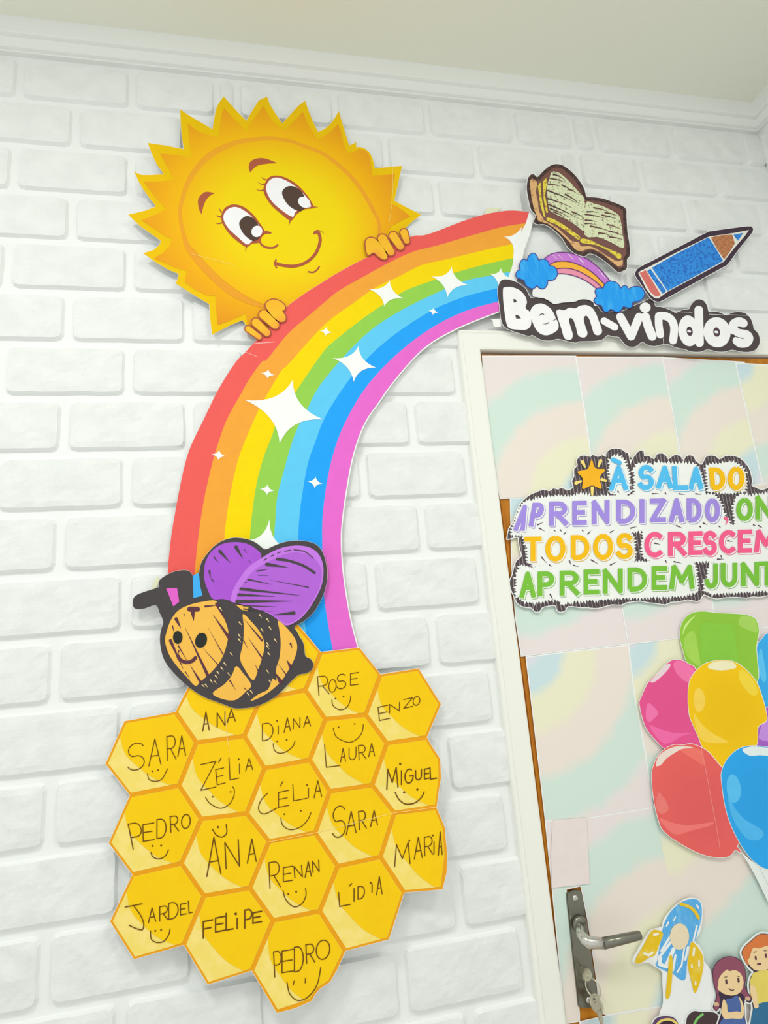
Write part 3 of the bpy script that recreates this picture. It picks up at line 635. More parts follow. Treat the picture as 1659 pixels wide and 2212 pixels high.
cell('jinopl', [('A', 982, 387, 126, 340), ('N', 1155, 318, 120, 235, -.05), ('A', 1345, 268, 80, 208)], h3, -.2, 2.6, faces=[h1(1030, 1290, 1070, 1345, 1120, 1360, 1160, 1325, 1155, 1250)]+dots(h1, 1082, 1272))
cell('mlprsq', [('A', 458, 803, 66, 128), ('R', 560, 787, 72, 128), ('D', 640, 772, 85, 145), ('E', 745, 732, 52, 95), ('L', 822, 714, 30, 108, -.05)], h3, -.2, 2.3, faces=[h3(478, 875, 485, 950, 540, 980, 600, 965, 640, 910, 652, 858)]+dots(h3, 520, 874, 572, 866), extra=[h3(250, 662, 402, 632), cat(h3(325, 648, 385, 730, 415, 800, 412, 850, 395, 866, 340, 850, 285, 824), False, 4)])
cell('potuvr', [('F', 950, 940, 85, 148), ('E', 1060, 885, 82, 125), ('L', 1155, 868, 62, 150), ('I', 1250, 855, 8, 92), ('P', 1322, 850, 62, 160), ('E', 1395, 806, 78, 92)], h3, -.2, 3.2, faces=dots(h3, 1241, 722))
cell(['F', 'D', 'E', 'A', 'h', 'g'], [('D', 1480, 500, 95, 152, 0, h1), ('I', 1618, 438, 8, 72, 0, h1), ('A', 140, 838, 58, 125, 0, h2), ('N', 222, 808, 60, 92, 0, h2), ('A', 315, 792, 62, 92, 0, h2)], h1, -.2, faces=[h2(42, 940, 55, 1000, 105, 1025, 170, 1005, 220, 960, 237, 915)]+dots(h2, 78, 918, 162, 905)+dots(h1, 1612, 320))
cell('hABCni', [('E', 90, 1510, 95, 135), ('L', 225, 1452, 120, 150, -.05), ('I', 352, 1424, 12, 85), ('A', 408, 1424, 68, 145)], h2, -.2, faces=[h4(110, 110, 130, 180, 200, 217, 290, 190, 350, 130, 380, 65)]+dots(h4, 142, 78, 290, 48)+dots(h2, 345, 1310), extra=[h2(105, 1320, 130, 1278), cat(h1(1527, 968, 1475, 1020, 1445, 1090, 1460, 1140, 1510, 1152, 1610, 1100), False, 4)])
cell('JKLGED', [('R', 452, 505, 92, 165, -.08), ('O', 540, 482, 66, 112), ('S', 612, 452, 82, 130), ('E', 735, 416, 72, 105)], h2, -.14, 1.9, faces=[h2(568, 545, 580, 600, 640, 635, 700, 615, 730, 560, 737, 510)]+dots(h2, 600, 535, 672, 518))
cell('LMNOHG', [('E', 995, 732, 92, 118, -.12), ('N', 1085, 665, 88, 78), ('Z', 1212, 622, 80, 78), ('O', 1296, 602, 60, 78)], h2, -.22, 1.9)
cell('EGHIBA', [('L', 518, 1150, 122, 200, -.08), ('A', 645, 1105, 46, 122), ('U', 722, 1086, 62, 108), ('R', 812, 1082, 62, 125, -.05), ('A', 897, 1056, 55, 118)], h2, -.12, 1.9, faces=[h2(580, 800, 610, 880, 720, 928, 800, 890, 840, 830, 850, 765)]+dots(h2, 628, 792, 772, 762))
cell(['H', 'O', (934, 1614), (951, 1640), (952, 1681), (944, 1742), 'P', 'I'], [('M', 1060, 1350, 100, 180, -.02), ('I', 1182, 1308, 18, 125), ('G', 1222, 1300, 68, 125), ('U', 1318, 1268, 52, 88), ('E', 1398, 1256, 48, 88), ('L', 1452, 1258, 55, 105, -.05)], h2, -.2, 2.7, faces=[h2(1135, 1375, 1170, 1440, 1230, 1480, 1310, 1470, 1370, 1420, 1395, 1370)]+dots(h2, 1215, 1375, 1333, 1350, 1180, 1120))
cell('BIPRSC', [('S', 572, 296, 120, 278), ('A', 697, 262, 88, 200), ('R', 815, 216, 62, 160, -.05), ('A', 915, 188, 62, 138)], h4, -.2, 2.3)
cell(['P', 'Q', (951, 1764), (961, 1788), (965, 1848), (956, 1920), 'T', 'R'], [('M', 1130, 548, 138, 195), ('A', 1306, 482, 72, 190), ('R', 1400, 450, 72, 165, -.02), ('I', 1478, 436, 10, 110), ('A', 1522, 446, 34, 205)], h4, -.2, 2.2, faces=dots(h4, 1472, 268, 1262, 315))
cell('nCSUto', [('R', 752, 318, 105, 255, -.04), ('E', 885, 252, 92, 140), ('N', 1000, 215, 75, 115, -.08), ('A', 1102, 207, 62, 150), ('N', 1180, 160, 62, 112, -.05)], h5, -.16, 2.3, faces=[h5(882, 340, 910, 430, 990, 502, 1070, 470, 1110, 390, 1105, 320)]+dots(h5, 935, 375, 1013, 352))
cell('SRTVWU', [('L', 638, 905, 96, 125, -.08), ('I', 760, 860, 12, 115), ('D', 802, 840, 58, 112), ('I', 922, 780, 12, 78), ('A', 968, 802, 50, 160)], h4, -.2, 2.4, faces=dots(h4, 915, 692), extra=[h4(724, 722, 746, 700)])
cell(['t', 'U', 'W', (713, 2121), (688, 2138), (672, 2162), (598, 2186), 'u'], [('P', 800, 1200, 72, 250, -.05), ('E', 872, 1158, 122, 215), ('D', 995, 1150, 88, 245), ('R', 1118, 1065, 80, 185, -.05), ('O', 1212, 1035, 135, 190)], h5, -.16, 2.4, faces=[h5(922, 1255, 950, 1370, 1030, 1435, 1130, 1400, 1220, 1280, 1258, 1105)]+[h5(992, 1240, 984, 1278), h5(1106, 1215, 1102, 1258)])
for q in ((h4(-10, 330, 420, 245, 750, 160, 1110, 68, 1500, 15), .9), (h1(1140, 170, 1165, 470, 1185, 600), .8)): hc.pen('crease', [q], ink(252, 232, 150), 5)

# ------------------------------------------------------------------ bee
bee = Paper('bee_cutout', 'yellow and black bee paper cut-out with purple wings on top of the honeycomb', 'bee decoration', (500, 1400), .0262)
BK = ink(76, 71, 73); DKP = ink(96, 58, 72)
BO = cat(c6(65, 590, 100, 612, 160, 605, 245, 580, 275, 640, 305, 715, 285, 780, 278, 860, 290, 950, 320, 1030, 380, 1110, 470, 1200, 560, 1270, 650, 1320, 720, 1345, 800, 1375, 870, 1400, 950, 1400, 1040, 1385, 1130, 1350, 1220, 1290, 1300, 1210, 1360, 1150, 1395, 1130, 1450, 1120, 1490, 1090, 1500, 1050, 1480, 1010, 1440, 990, 1430, 950, 1420, 880, 1390, 830, 1370, 790, 1350, 750, 1420, 710, 1500, 640, 1560, 540, 1595, 450, 1610, 350, 1600, 240, 1570, 150, 1520, 95, 1440, 70, 1350, 65, 1260, 80, 1180, 110, 1115, 135, 1060, 95, 1000, 62, 920, 45, 850, 45, 770, 70, 700, 120, 640, 190, 605, 250, 590, 320, 580, 330, 545, 345, 535, 335, 520, 315, 480, 300, 400, 310, 340, 335, 280, 375, 265, 410, 270, 435, 180, 465, 100, 495, 65, 530), True, 3)
bee.add('paper', [grow(BO, .4)], WHITE, 0, solid=True)
bee.add('black_outline', [BO], BK, 1)
bee.add('background_scrap', [c6(540, 345, 588, 322, 600, 430, 617, 505, 545, 523)], ink(70, 176, 248), 2, label='light blue scrap between feeler and wing')
bee.add('background_scrap', [c6(328, 446, 415, 445, 432, 552, 385, 590)], ink(226, 100, 205), 2, label='pink scrap inside the feeler')
w_ = bee.add('wing', [cat(c6(630, 330, 640, 240, 690, 150, 770, 95, 860, 78, 950, 85, 1020, 115, 1085, 178, 1060, 260, 980, 400, 900, 555, 840, 545, 780, 530, 700, 530, 660, 460, 635, 390), True, 4)], ink(172, 88, 214), 2, label='darker purple wing behind')
S = .27125
bee.pen('hatching', [(c6(755, 150, 800, 200, 840, 242), 7, True), (c6(885, 118, 912, 165, 938, 208), 8, True), (c6(710, 198, 728, 220, 745, 240), 3.2, True), (c6(672, 308, 682, 365), 4.6, True), (c6(690, 372, 710, 402), 3, True), (c6(950, 135, 972, 168), 1.8, True), (c6(985, 220, 1005, 248), 1.5, True)], BK, 3, parent=w_)
w_ = bee.add('wing', [cat(c6(843, 545, 860, 460, 910, 370, 980, 280, 1070, 215, 1180, 150, 1280, 115, 1380, 105, 1470, 120, 1540, 170, 1575, 250, 1580, 340, 1560, 440, 1510, 540, 1450, 630, 1380, 700, 1290, 742, 1230, 705, 1150, 650, 1050, 612, 950, 578, 880, 560), True, 4)], ink(198, 122, 232), 3, label='lighter purple wing in front')
bee.add('wing_shade', [cat(c6(888, 560, 905, 475, 955, 390, 1030, 300, 1120, 245, 1230, 190, 1340, 160, 1440, 175, 1520, 220, 1560, 290, 1562, 360, 1540, 450, 1490, 545, 1440, 620, 1370, 690, 1290, 722, 1230, 690, 1150, 640, 1050, 602, 950, 570), True, 4)], ink(180, 102, 218), 4, parent=w_)
def tp(x0, y0, x1, y1, w): return (c6(x0, y0, (x0*2+x1)/3, (y0*2+y1)/3, (x0+2*x1)/3, (y0+2*y1)/3, x1, y1), w*S, True)
bee.pen('hatching', [(cat(c6(1212, 214, 1300, 225, 1420, 265, 1510, 322), False, 4), 5.5), tp(1130, 255, 1295, 278, 30), tp(980, 375, 1165, 414, 14), tp(1460, 437, 1150, 378, 9), tp(922, 450, 1392, 502, 24), tp(905, 497, 1190, 510, 24), tp(893, 550, 1335, 547, 30), tp(945, 585, 1200, 590, 12), tp(945, 610, 1180, 630, 10), tp(1345, 642, 1180, 658, 28), tp(1050, 308, 1150, 290, 10), tp(1060, 340, 1150, 346, 6), tp(955, 400, 975, 392, 7), (c6(1105, 222, 1128, 207), 1.6), (c6(1160, 190, 1182, 180), 1.6), (c6(1215, 164, 1238, 155), 1.6), (c6(1270, 149, 1322, 140), 1.6), (cat(c6(1345, 138, 1430, 152, 1500, 205), False, 5), 1.7)], BK, 5, parent=w_)
YE = ink(246, 190, 84)
b_ = bee.add('body', [cat(c6(320, 870, 332, 790, 370, 690, 430, 618, 520, 575, 620, 552, 722, 545, 760, 620, 822, 780, 806, 910, 762, 1020, 690, 1110, 600, 1190, 560, 1222, 490, 1150, 410, 1060, 350, 970), True, 4),
    cat(c6(940, 650, 1010, 715, 1072, 790, 1110, 880, 1100, 970, 1062, 1090, 1022, 1178, 960, 1100, 917, 1005, 940, 880, 946, 750), True, 4), cat(c6(885, 1065, 940, 1120, 1005, 1215, 960, 1270, 880, 1335, 780, 1328, 698, 1282, 790, 1210, 850, 1140), True, 4),
    cat(c6(1220, 702, 1290, 762, 1350, 840, 1372, 910, 1352, 1000, 1300, 1100, 1240, 1190, 1150, 1270, 1060, 1322, 998, 1342, 1060, 1290, 1140, 1250, 1175, 1165, 1205, 1185, 1202, 1090, 1230, 1000, 1240, 880, 1230, 780), True, 3), c6(880, 575, 985, 592, 978, 628, 930, 618)], YE, 2, label='yellow body with black stripes')
for iq, q in enumerate([tp(408, 690, 445, 765, 30), tp(660, 1140, 480, 760, 26), tp(362, 862, 465, 1092, 26), tp(425, 905, 505, 1040, 12), tp(378, 745, 392, 800, 12), (c6(515, 612, 578, 612), 11), tp(540, 640, 547, 705, 34), tp(640, 590, 728, 582, 18), tp(830, 840, 700, 655, 28), tp(780, 970, 660, 755, 9), tp(750, 1065, 610, 910, 9), tp(600, 1190, 520, 1060, 22), tp(480, 1110, 520, 1170, 9), tp(470, 650, 475, 670, 8), tp(590, 800, 600, 830, 6),
    tp(1092, 862, 950, 690, 16), tp(1095, 1005, 980, 838, 14), tp(945, 860, 985, 940, 8), tp(1060, 1100, 1035, 1050, 10), tp(835, 1180, 882, 1255, 12), tp(950, 1240, 975, 1262, 8), tp(1318, 885, 1332, 925, 16), tp(1300, 1018, 1305, 1070, 0.1), tp(1318, 1070, 1288, 1015, 28), tp(1285, 1135, 1218, 1045, 10), tp(1240, 1190, 1190, 1110, 34), tp(730, 570, 812, 720, 26)]): bee.pen('streak', [q], DKP, 2.5+iq*.03, parent=b_)
bee.pen('stripe_flecks', [tp(a, b, a+20, b+26, 12) for a, b in ((755, 600), (910, 715), (905, 815), (905, 850), (1070, 655), (1130, 690), (1085, 770), (1150, 755), (1190, 850), (1130, 880), (1140, 960), (1130, 905), (790, 1040), (765, 1075), (735, 1110), (720, 1140), (710, 1180), (680, 1175), (640, 1210), (615, 1212), (820, 1120), (840, 960), (1130, 1100), (1150, 1180), (975, 1280), (1000, 1260))], ink(236, 208, 150), 4, parent=b_)
bee.add('eye', [ell(c6(420, 836)[0], 38*S, 52*S, 0)], ink(48, 50, 46), 4)
bee.add('eye', [ell(c6(606, 860)[0], 46*S, 62*S, 18)], ink(48, 50, 46), 4)
bee.pen('mouth', [(cat(c6(422, 985, 440, 1015, 485, 1034, 530, 1026, 562, 998), False, 5), 28*S), (c6(428, 942, 418, 985), 3, True)], DKP, 4)

# ------------------------------------------------------------------ welcome sign
w1, p1 = T(1060, 530, 340), T(1360, 470, 299)
def dsg(x, y): return .0190+.009*sm((y-640)/130)
sg = Paper('welcome_sign', 'black and white lettered welcome sign stuck across the top of the door frame', 'sign', (1350, 690), dsg)
SGO = cat(w1(75, 480, 80, 430, 110, 372, 160, 358, 240, 375, 310, 410, 370, 460, 420, 550, 480, 548, 560, 560, 620, 590, 670, 620, 760, 605, 880, 597, 950, 572, 1020, 575, 1080, 600, 1140, 660, 1180, 705, 1280, 700, 1400, 690, 1500, 640, 1600, 600) + p1(240, 975, 290, 1010, 312, 1065, 370, 1070, 440, 1090, 510, 1120, 560, 1140, 640, 1105, 715, 1095, 735, 1050, 780, 1000, 830, 980, 890, 1000, 930, 1060, 950, 1130, 1030, 1125, 1100, 1145, 1160, 1172, 1230, 1140, 1310, 1130, 1390, 1150, 1450, 1210, 1480, 1290, 1490, 1335, 1540, 1390, 1560, 1460, 1550, 1530, 1500, 1590, 1420, 1610, 1330, 1605, 1230, 1585, 1150, 1605, 1050, 1605, 940, 1580, 850, 1607, 740, 1605, 660, 1575, 610, 1568, 540, 1550, 470, 1517, 400, 1517, 300, 1540, 220, 1525, 150, 1490, 80, 1540, 20, 1548) + w1(1430, 1055, 1380, 1000, 1350, 965, 1290, 960, 1230, 945, 1190, 985, 1120, 1005, 1020, 1010, 930, 1012, 900, 1025, 820, 1012, 710, 985, 640, 1003, 560, 1000, 500, 980, 440, 945, 400, 955, 300, 925, 200, 890, 140, 850, 110, 780, 95, 650, 80, 560), True, 3)
sg.add('paper', [grow(SGO, 1.0)], WHITE, 0, solid=True)
sg.add('black_outline', [SGO], ink(80, 72, 74), 1)
LW = ink(246, 246, 248); WS = .20494; PS = .18023; BK2 = ink(84, 66, 78)
sg.add('letter', [cat(w1(130, 460, 150, 442, 220, 440, 300, 470, 360, 530, 382, 600, 367, 660, 410, 700, 427, 780, 420, 850, 370, 890, 300, 890, 200, 875, 165, 820, 145, 700, 130, 560), True, 4)], LW, 2, holes=[w1(240, 565, 262, 570, 272, 585, 268, 602, 240, 602), w1(258, 730, 295, 740, 312, 758, 318, 772, 268, 772)])
o = sg.add('letter', [cat(w1(415, 700, 440, 650, 480, 620, 540, 613, 600, 640, 650, 690, 688, 770, 715, 830, 705, 890, 650, 930, 590, 948, 530, 935, 480, 890, 440, 810, 420, 750), True, 4)], LW, 2)
sg.pen('letter_gap', [(cat(w1(513, 738, 538, 722, 560, 728), False, 4), 1.8), (w1(612, 815, 580, 828, 545, 830), 2.4, True), (w1(690, 770, 670, 790, 650, 795), 2, True)], BK2, 3, parent=o)
sg.add('letter', [cat(w1(692, 700, 720, 675, 770, 685, 830, 657, 890, 665, 940, 637, 1010, 630, 1070, 660, 1110, 720, 1140, 800, 1172, 890, 1165, 930, 1130, 948, 1090, 930, 1062, 850, 1040, 780, 1010, 743, 985, 755, 982, 795, 1000, 860, 1020, 925, 1000, 965, 960, 970, 920, 945, 897, 860, 872, 790, 842, 765, 825, 790, 845, 870, 865, 940, 850, 990, 800, 993, 770, 965, 745, 880, 715, 790), True, 4)], LW, 2)
sg.add('hyphen', [capsule(w1(1195, 797)[0], w1(1308, 862)[0], 76*WS)], LW, 2)
sg.pen('letter', [(w1(1365, 752, 1480, 960, 1565, 752), 88*WS)], LW, 2)
o = sg.pen('letter', [(cat(p1(190, 1185, 225, 1310, 272, 1425), False, 4), 106*PS)], LW, 2)
sg.add('letter_dot', [ell(p1(187, 1078)[0], 66*PS, 60*PS)], LW, 2.5, parent=o)
sg.pen('letter', [(cat(p1(348, 1178, 350, 1290, 368, 1405), False, 4), 92*PS), (cat(p1(350, 1178, 430, 1180, 500, 1225, 535, 1320, 522, 1475), False, 5), 96*PS)], LW, 2)
sg.add('letter', [ell(p1(708, 1358)[0], 122*PS, 186*PS, -6), capsule(p1(828, 1108)[0], p1(838, 1500)[0], 104*PS)], LW, 2.2)
sg.add('letter_eye', [ell(p1(720, 1362)[0], 36*PS, 56*PS, -10)], BK2, 3)
sg.add('letter_spot', [ell(p1(714, 1362)[0], 24*PS, 15*PS, 15)], LW, 4)
sg.add('letter', [ell(p1(1048, 1375)[0], 162*PS, 182*PS, -12)], LW, 2.4)
sg.add('letter_eye', [ell(p1(1044, 1372)[0], 40*PS, 56*PS, -10)], BK2, 3)
sg.add('letter_spot', [ell(p1(1040, 1372)[0], 26*PS, 15*PS, 10)], LW, 4)
o = sg.pen('letter', [(cat(p1(1365, 1268, 1310, 1248, 1250, 1275, 1238, 1335, 1310, 1385, 1400, 1405, 1430, 1450, 1400, 1500, 1330, 1505, 1285, 1475), False, 5), 106*PS)], LW, 2.6)
sg.pen('letter_gap', [(cat(p1(1415, 1310, 1370, 1335, 1310, 1335), False, 4), 2.6, True), (cat(p1(1240, 1405, 1290, 1432, 1355, 1442), False, 4), 2.8, True)], BK2, 3.6, parent=o)
sg.pen('paper_edge', [(p1(405, 1450, 408, 1520), 1.0), (p1(580, 1128, 750, 1135), .8), (p1(955, 1158, 1140, 1168), .9), (p1(1190, 1165, 1420, 1172), .9)], WHITE, 2.7)
p = Paper('tape_strip', 'short white tape strip under the left end of the welcome sign', 'tape', (1073, 705), .0195)
p.add('tape', [[(1060, 690), (1082, 688), (1083, 702), (1081, 706), (1069, 706), (1066, 702), (1064, 692)]], WHITE, 0, solid=True)

# ------------------------------------------------------------------ small rainbow between two clouds
cl = Paper('cloud_rainbow_cutout', 'small purple, orange and pink rainbow cut-out between two blue clouds above the welcome sign', 'rainbow decoration', (1230, 610), .0218)
cl.add('paper', [cat(w1(500, 200, 620, 100, 700, 72, 790, 72, 900, 92, 1010, 137, 1110, 207, 1200, 297, 1262, 372, 1300, 450, 1200, 600, 1100, 640, 1080, 600, 1020, 572, 950, 570, 880, 595, 760, 603, 670, 618, 620, 588, 560, 558, 480, 545, 440, 500), True, 3)], ink(238, 240, 239), 0, solid=True)
A0 = cat(w1(540, 160, 620, 100, 700, 75, 790, 75, 900, 95, 1010, 140, 1110, 210, 1200, 300, 1270, 390), False, 4)
A1 = cat(w1(600, 215, 640, 192, 700, 170, 800, 168, 900, 193, 1010, 243, 1100, 308, 1160, 368, 1215, 425), False, 4)
A2 = cat(w1(650, 262, 690, 248, 760, 240, 850, 247, 950, 282, 1050, 340, 1120, 392, 1185, 455), False, 4)
A3 = cat(w1(680, 305, 720, 298, 790, 300, 880, 320, 980, 360, 1060, 410, 1125, 462), False, 4)
for a, b, c, lab in ((A0, A1, (202, 124, 216), 'purple band'), (A1, A2, (250, 184, 66), 'orange band'), (A2, A3, (238, 152, 178), 'pink band')): cl.add('color_band', [a+b[::-1]], ink(*c), 1, label=lab)
PO = ink(112, 62, 124)
cl.pen('band_outlines', [(q, 1.8) for q in (A0, A1, A2, A3)], PO, 2)
cl.pen('streak_pattern', [(w1(a, b, a+50, b+48), 1.0) for a, b in ((650, 98), (712, 98), (815, 92), (925, 128), (930, 140), (1130, 255), (1165, 300))], ink(250, 235, 252), 2)
C1 = cat(w1(265, 312, 275, 275, 308, 256, 304, 215, 318, 165, 345, 148, 385, 155, 400, 112, 445, 80, 482, 102, 505, 155, 560, 145, 600, 165, 622, 210, 670, 225, 700, 268, 703, 310, 680, 352, 640, 372, 605, 370, 598, 412, 570, 450, 530, 457, 485, 425, 450, 457, 410, 450, 370, 420, 348, 370, 300, 352, 275, 335), True, 4, (2, 6, 10, 13, 17, 20, 23))
C2 = cat(w1(1088, 580, 1118, 535, 1100, 485, 1125, 452, 1185, 450, 1205, 405, 1250, 378, 1312, 385, 1350, 415, 1372, 450, 1402, 424, 1435, 432, 1450, 462, 1500, 435, 1560, 435, 1605, 460, 1622, 510, 1602, 562, 1560, 592, 1498, 600, 1494, 640, 1460, 662, 1400, 645, 1385, 665, 1365, 695, 1320, 702, 1265, 672, 1230, 702, 1190, 690, 1168, 635, 1115, 620), True, 4, (1, 4, 9, 12, 18, 22, 26, 29))
for C in (C1, C2):
    o = cl.add('cloud', [grow(C, .9)], ink(74, 74, 158), 3, label='blue cloud')
    cl.add('cloud_fill', [grow(C, -1.0)], blotch('cloud_crayon', (34, 158, 246), (70, 182, 250), 60, .5, .75, .6, (3, 1, .5)), 4, parent=o)

# ------------------------------------------------------------------ open book
b1 = T(1120, 340, 300)
bk = Paper('book_cutout', 'crayon-drawn open book paper cut-out above the small rainbow', 'book decoration', (1250, 460), lambda x, y: .0240)
BKO = cat(b1(100, 380, 105, 300, 120, 240, 150, 205, 185, 203, 225, 235, 270, 190, 330, 135, 390, 95, 460, 80, 540, 100, 620, 160, 690, 230, 750, 310, 790, 390, 815, 470, 880, 475, 1000, 490, 1120, 530, 1230, 575, 1285, 620, 1290, 700, 1300, 880, 1320, 1000, 1330, 1100, 1325, 1180, 1297, 1215, 1295, 1320, 1260, 1350, 1200, 1370, 1150, 1340, 1060, 1260, 960, 1190, 890, 1155, 830, 1152, 790, 1182, 720, 1165, 650, 1130, 580, 1060, 540, 990, 480, 920, 400, 850, 310, 800, 230, 800, 185, 770, 205, 690, 150, 620, 120, 500), True, 3)
bk.curl = False
bk.add('paper', [grow(BKO, 1.2)], WHITE, 0, solid=True)
bk.add('dark_outline', [BKO], blotch('book_outline', (66, 50, 48), (92, 70, 66), 220), 1)
bk.add('brown_ground', [grow(BKO, -7.5)], ink(124, 86, 80), 2)
bk.add('cover', [cat(b1(140, 268, 212, 278, 222, 330, 208, 410, 232, 530, 246, 640, 300, 742, 240, 735, 190, 630, 160, 500, 145, 400), True, 3), cat(b1(222, 690, 262, 722, 340, 770, 450, 830, 560, 930, 640, 1000, 720, 1012, 745, 1062, 850, 1060, 960, 1110, 1080, 1190, 1190, 1242, 1238, 1222, 1246, 1272, 1200, 1302, 1120, 1252, 1000, 1152, 880, 1092, 800, 1102, 740, 1122, 670, 1092, 620, 1022, 560, 962, 450, 862, 340, 792, 240, 758), True, 3)], blotch('book_tan', (226, 180, 124), (150, 104, 74), 130, .55, .68), 3)
bk.add('page_edges', [b1(232, 340, 265, 292, 270, 450, 300, 600, 325, 722, 300, 702, 258, 560), b1(290, 290, 332, 245, 338, 330, 316, 450, 342, 580, 352, 665, 330, 655, 300, 500), cat(b1(340, 720, 430, 742, 560, 820, 660, 890, 735, 948, 712, 982, 600, 902, 450, 802, 350, 762), True, 3), cat(b1(748, 972, 850, 985, 960, 1040, 1100, 1100, 1225, 1160, 1200, 1215, 1080, 1122, 940, 1052, 758, 1022), True, 3)], blotch('book_yellow', (232, 214, 76), (176, 136, 70), 150, .52, .64), 3)
PG = blotch('book_page', (222, 228, 190), (130, 118, 100), 190, .56, .66)
LI = blotch('book_line', (112, 76, 70), (70, 60, 60), 90)
for q, lines in ((cat(b1(400, 172, 480, 182, 560, 242, 640, 322, 710, 402, 790, 502, 786, 700, 780, 872, 700, 822, 580, 742, 450, 682, 368, 622, 350, 500, 342, 350, 370, 250), True, 3), [(385, 250, 560, 300), (360, 320, 500, 345), (352, 395, 700, 545), (420, 200, 560, 270), (350, 490, 640, 600), (360, 560, 740, 740), (560, 440, 740, 560), (380, 610, 620, 720), (600, 380, 700, 430), (520, 330, 640, 400), (640, 650, 780, 720), (420, 650, 560, 720)]),
               (cat(b1(802, 552, 900, 550, 1050, 602, 1190, 682, 1222, 762, 1242, 900, 1256, 1082, 1100, 1012, 950, 952, 788, 922), True, 3), [(800, 680, 1040, 730), (820, 650, 960, 660), (1000, 690, 1180, 740), (800, 750, 940, 770), (860, 820, 1120, 890), (800, 790, 900, 800), (1060, 800, 1230, 860), (1090, 950, 1250, 985), (1080, 880, 1240, 930), (900, 600, 1080, 650), (1040, 660, 1190, 700), (960, 900, 1100, 935)])):
    o = bk.add('page', [q], PG, 4)
    bk.pen('writing_lines', [(b1(x0, y0, (x0+x1)/2, (y0+y1)/2-8, x1, y1), 3.4, True) for x0, y0, x1, y1 in lines], LI, 5, parent=o)

# ------------------------------------------------------------------ pencil
pc = Paper('pencil_cutout', 'crayon-drawn blue pencil paper cut-out with pink eraser, right of the book', 'pencil decoration', (1500, 570), .0236)
PCO = cat(p1(68, 690, 82, 632, 130, 590, 250, 530, 500, 400, 750, 270, 930, 177, 1000, 160, 1250, 125, 1440, 105, 1474, 122, 1476, 165, 1420, 242, 1330, 350, 1250, 460, 1170, 565, 1100, 605, 800, 770, 500, 935, 380, 1000, 320, 1005, 260, 970, 200, 890, 120, 770), True, 3)
pc.add('paper', [grow(PCO, 1.3)], WHITE, 0, solid=True)
pc.add('dark_outline', [PCO], ink(72, 56, 70), 1)
pc.add('white_ground', [p1(104, 664, 130, 640, 200, 608, 560, 418, 950, 228, 1250, 184, 1432, 148, 1380, 222, 1250, 372, 1128, 530, 900, 652, 450, 892, 345, 970, 300, 965, 262, 935, 200, 858)], ink(236, 236, 226), 2)
pc.add('eraser', [p1(120, 662, 195, 630, 376, 930, 312, 945, 250, 890)], blotch('eraser_crayon', (226, 108, 104), (206, 124, 116), 160, .4, .65), 3)
PB = blotch('pencil_crayon', (52, 146, 232), (40, 96, 190), 170, .46, .66)
pc.add('band', [p1(212, 640, 250, 612, 440, 880, 396, 915)], PB, 3)
pc.add('barrel', [p1(268, 600, 560, 435, 948, 236, 1040, 380, 1122, 520, 900, 640, 455, 880)], PB, 3)
pc.add('wood', [p1(975, 238, 1120, 207, 1230, 206, 1262, 310, 1200, 412, 1135, 500, 1050, 380)], blotch('pencil_wood', (196, 132, 88), (166, 104, 66), 160, .45, .62), 3)
pc.add('tip', [p1(1245, 206, 1362, 184, 1300, 278)], PB, 3)

# ------------------------------------------------------------------ lettered sign on the door
s1, s2 = T(1080, 960, 300), T(1359, 960, 300)
DS = T(0, 0, 300)
ds = Paper('door_sign', 'colourful four-line lettered sign with shaggy black edge and orange star on the door', 'sign', (1380, 1150), LEAF+.0085)
DO = cat(s1(90, 1110, 110, 1010, 160, 930, 200, 820, 240, 720, 290, 660, 360, 605, 430, 575, 520, 540, 590, 560, 640, 525, 690, 540, 740, 520, 810, 550, 880, 510, 860, 440, 890, 380, 885, 300, 930, 250, 920, 190, 960, 140, 1020, 135, 1080, 150, 1110, 125, 1170, 150, 1220, 130, 1270, 150, 1270, 110, 1310, 65, 1370, 50, 1450, 60, 1490, 90, 1530, 110, 1545, 180) + s2(15, 240, 40, 180, 80, 120, 120, 80, 170, 75, 180, 140, 230, 135, 300, 180, 330, 120, 400, 110, 440, 140, 470, 180, 520, 140, 570, 125, 620, 150, 650, 190, 680, 145, 730, 130, 770, 150, 800, 200, 850, 240, 880, 230, 920, 150, 960, 135, 1030, 140, 1080, 180, 1150, 140, 1250, 140, 1330, 170, 1400, 240, 1440, 310, 1470, 430, 1460, 490, 1520, 520, 1590, 545, 1659, 520, 1760, 480, 1900, 490, 1960, 700, 1950, 1200, 1960, 1700, 1800, 1790, 1659, 1800, 1560, 1820, 1480, 1815, 1400, 1830, 1280, 1820, 1150, 1825, 1050, 1840, 960, 1820, 890, 1790, 850, 1850, 800, 1870, 700, 1850, 600, 1875, 500, 1880, 430, 1910, 330, 1895, 230, 1885, 130, 1865, 0, 1880) + s1(1500, 1890, 1440, 1915, 1340, 1910, 1240, 1935, 1150, 1955, 1050, 1945, 960, 1945, 860, 1930, 800, 1940, 780, 1980, 720, 2000, 680, 1970, 660, 1920, 560, 1930, 500, 1950, 470, 1995, 420, 1995, 380, 1950, 330, 1945, 260, 1930, 200, 1880, 165, 1800, 130, 1720, 120, 1630, 150, 1560, 170, 1470, 200, 1390, 262, 1335, 240, 1250, 225, 1150, 210, 1100, 100, 1130), True, 2)
ds.add('paper', [grow(DO, 2.0)], WHITE, 0, solid=True)
SHAG, N, L, p_ = base_mat('shaggy_black')
g_ = N.new('ShaderNodeNewGeometry'); wv = N.new('ShaderNodeTexWave'); wv.inputs['Scale'].default_value = 40; wv.inputs['Distortion'].default_value = 1.2; wv.inputs['Detail'].default_value = 1
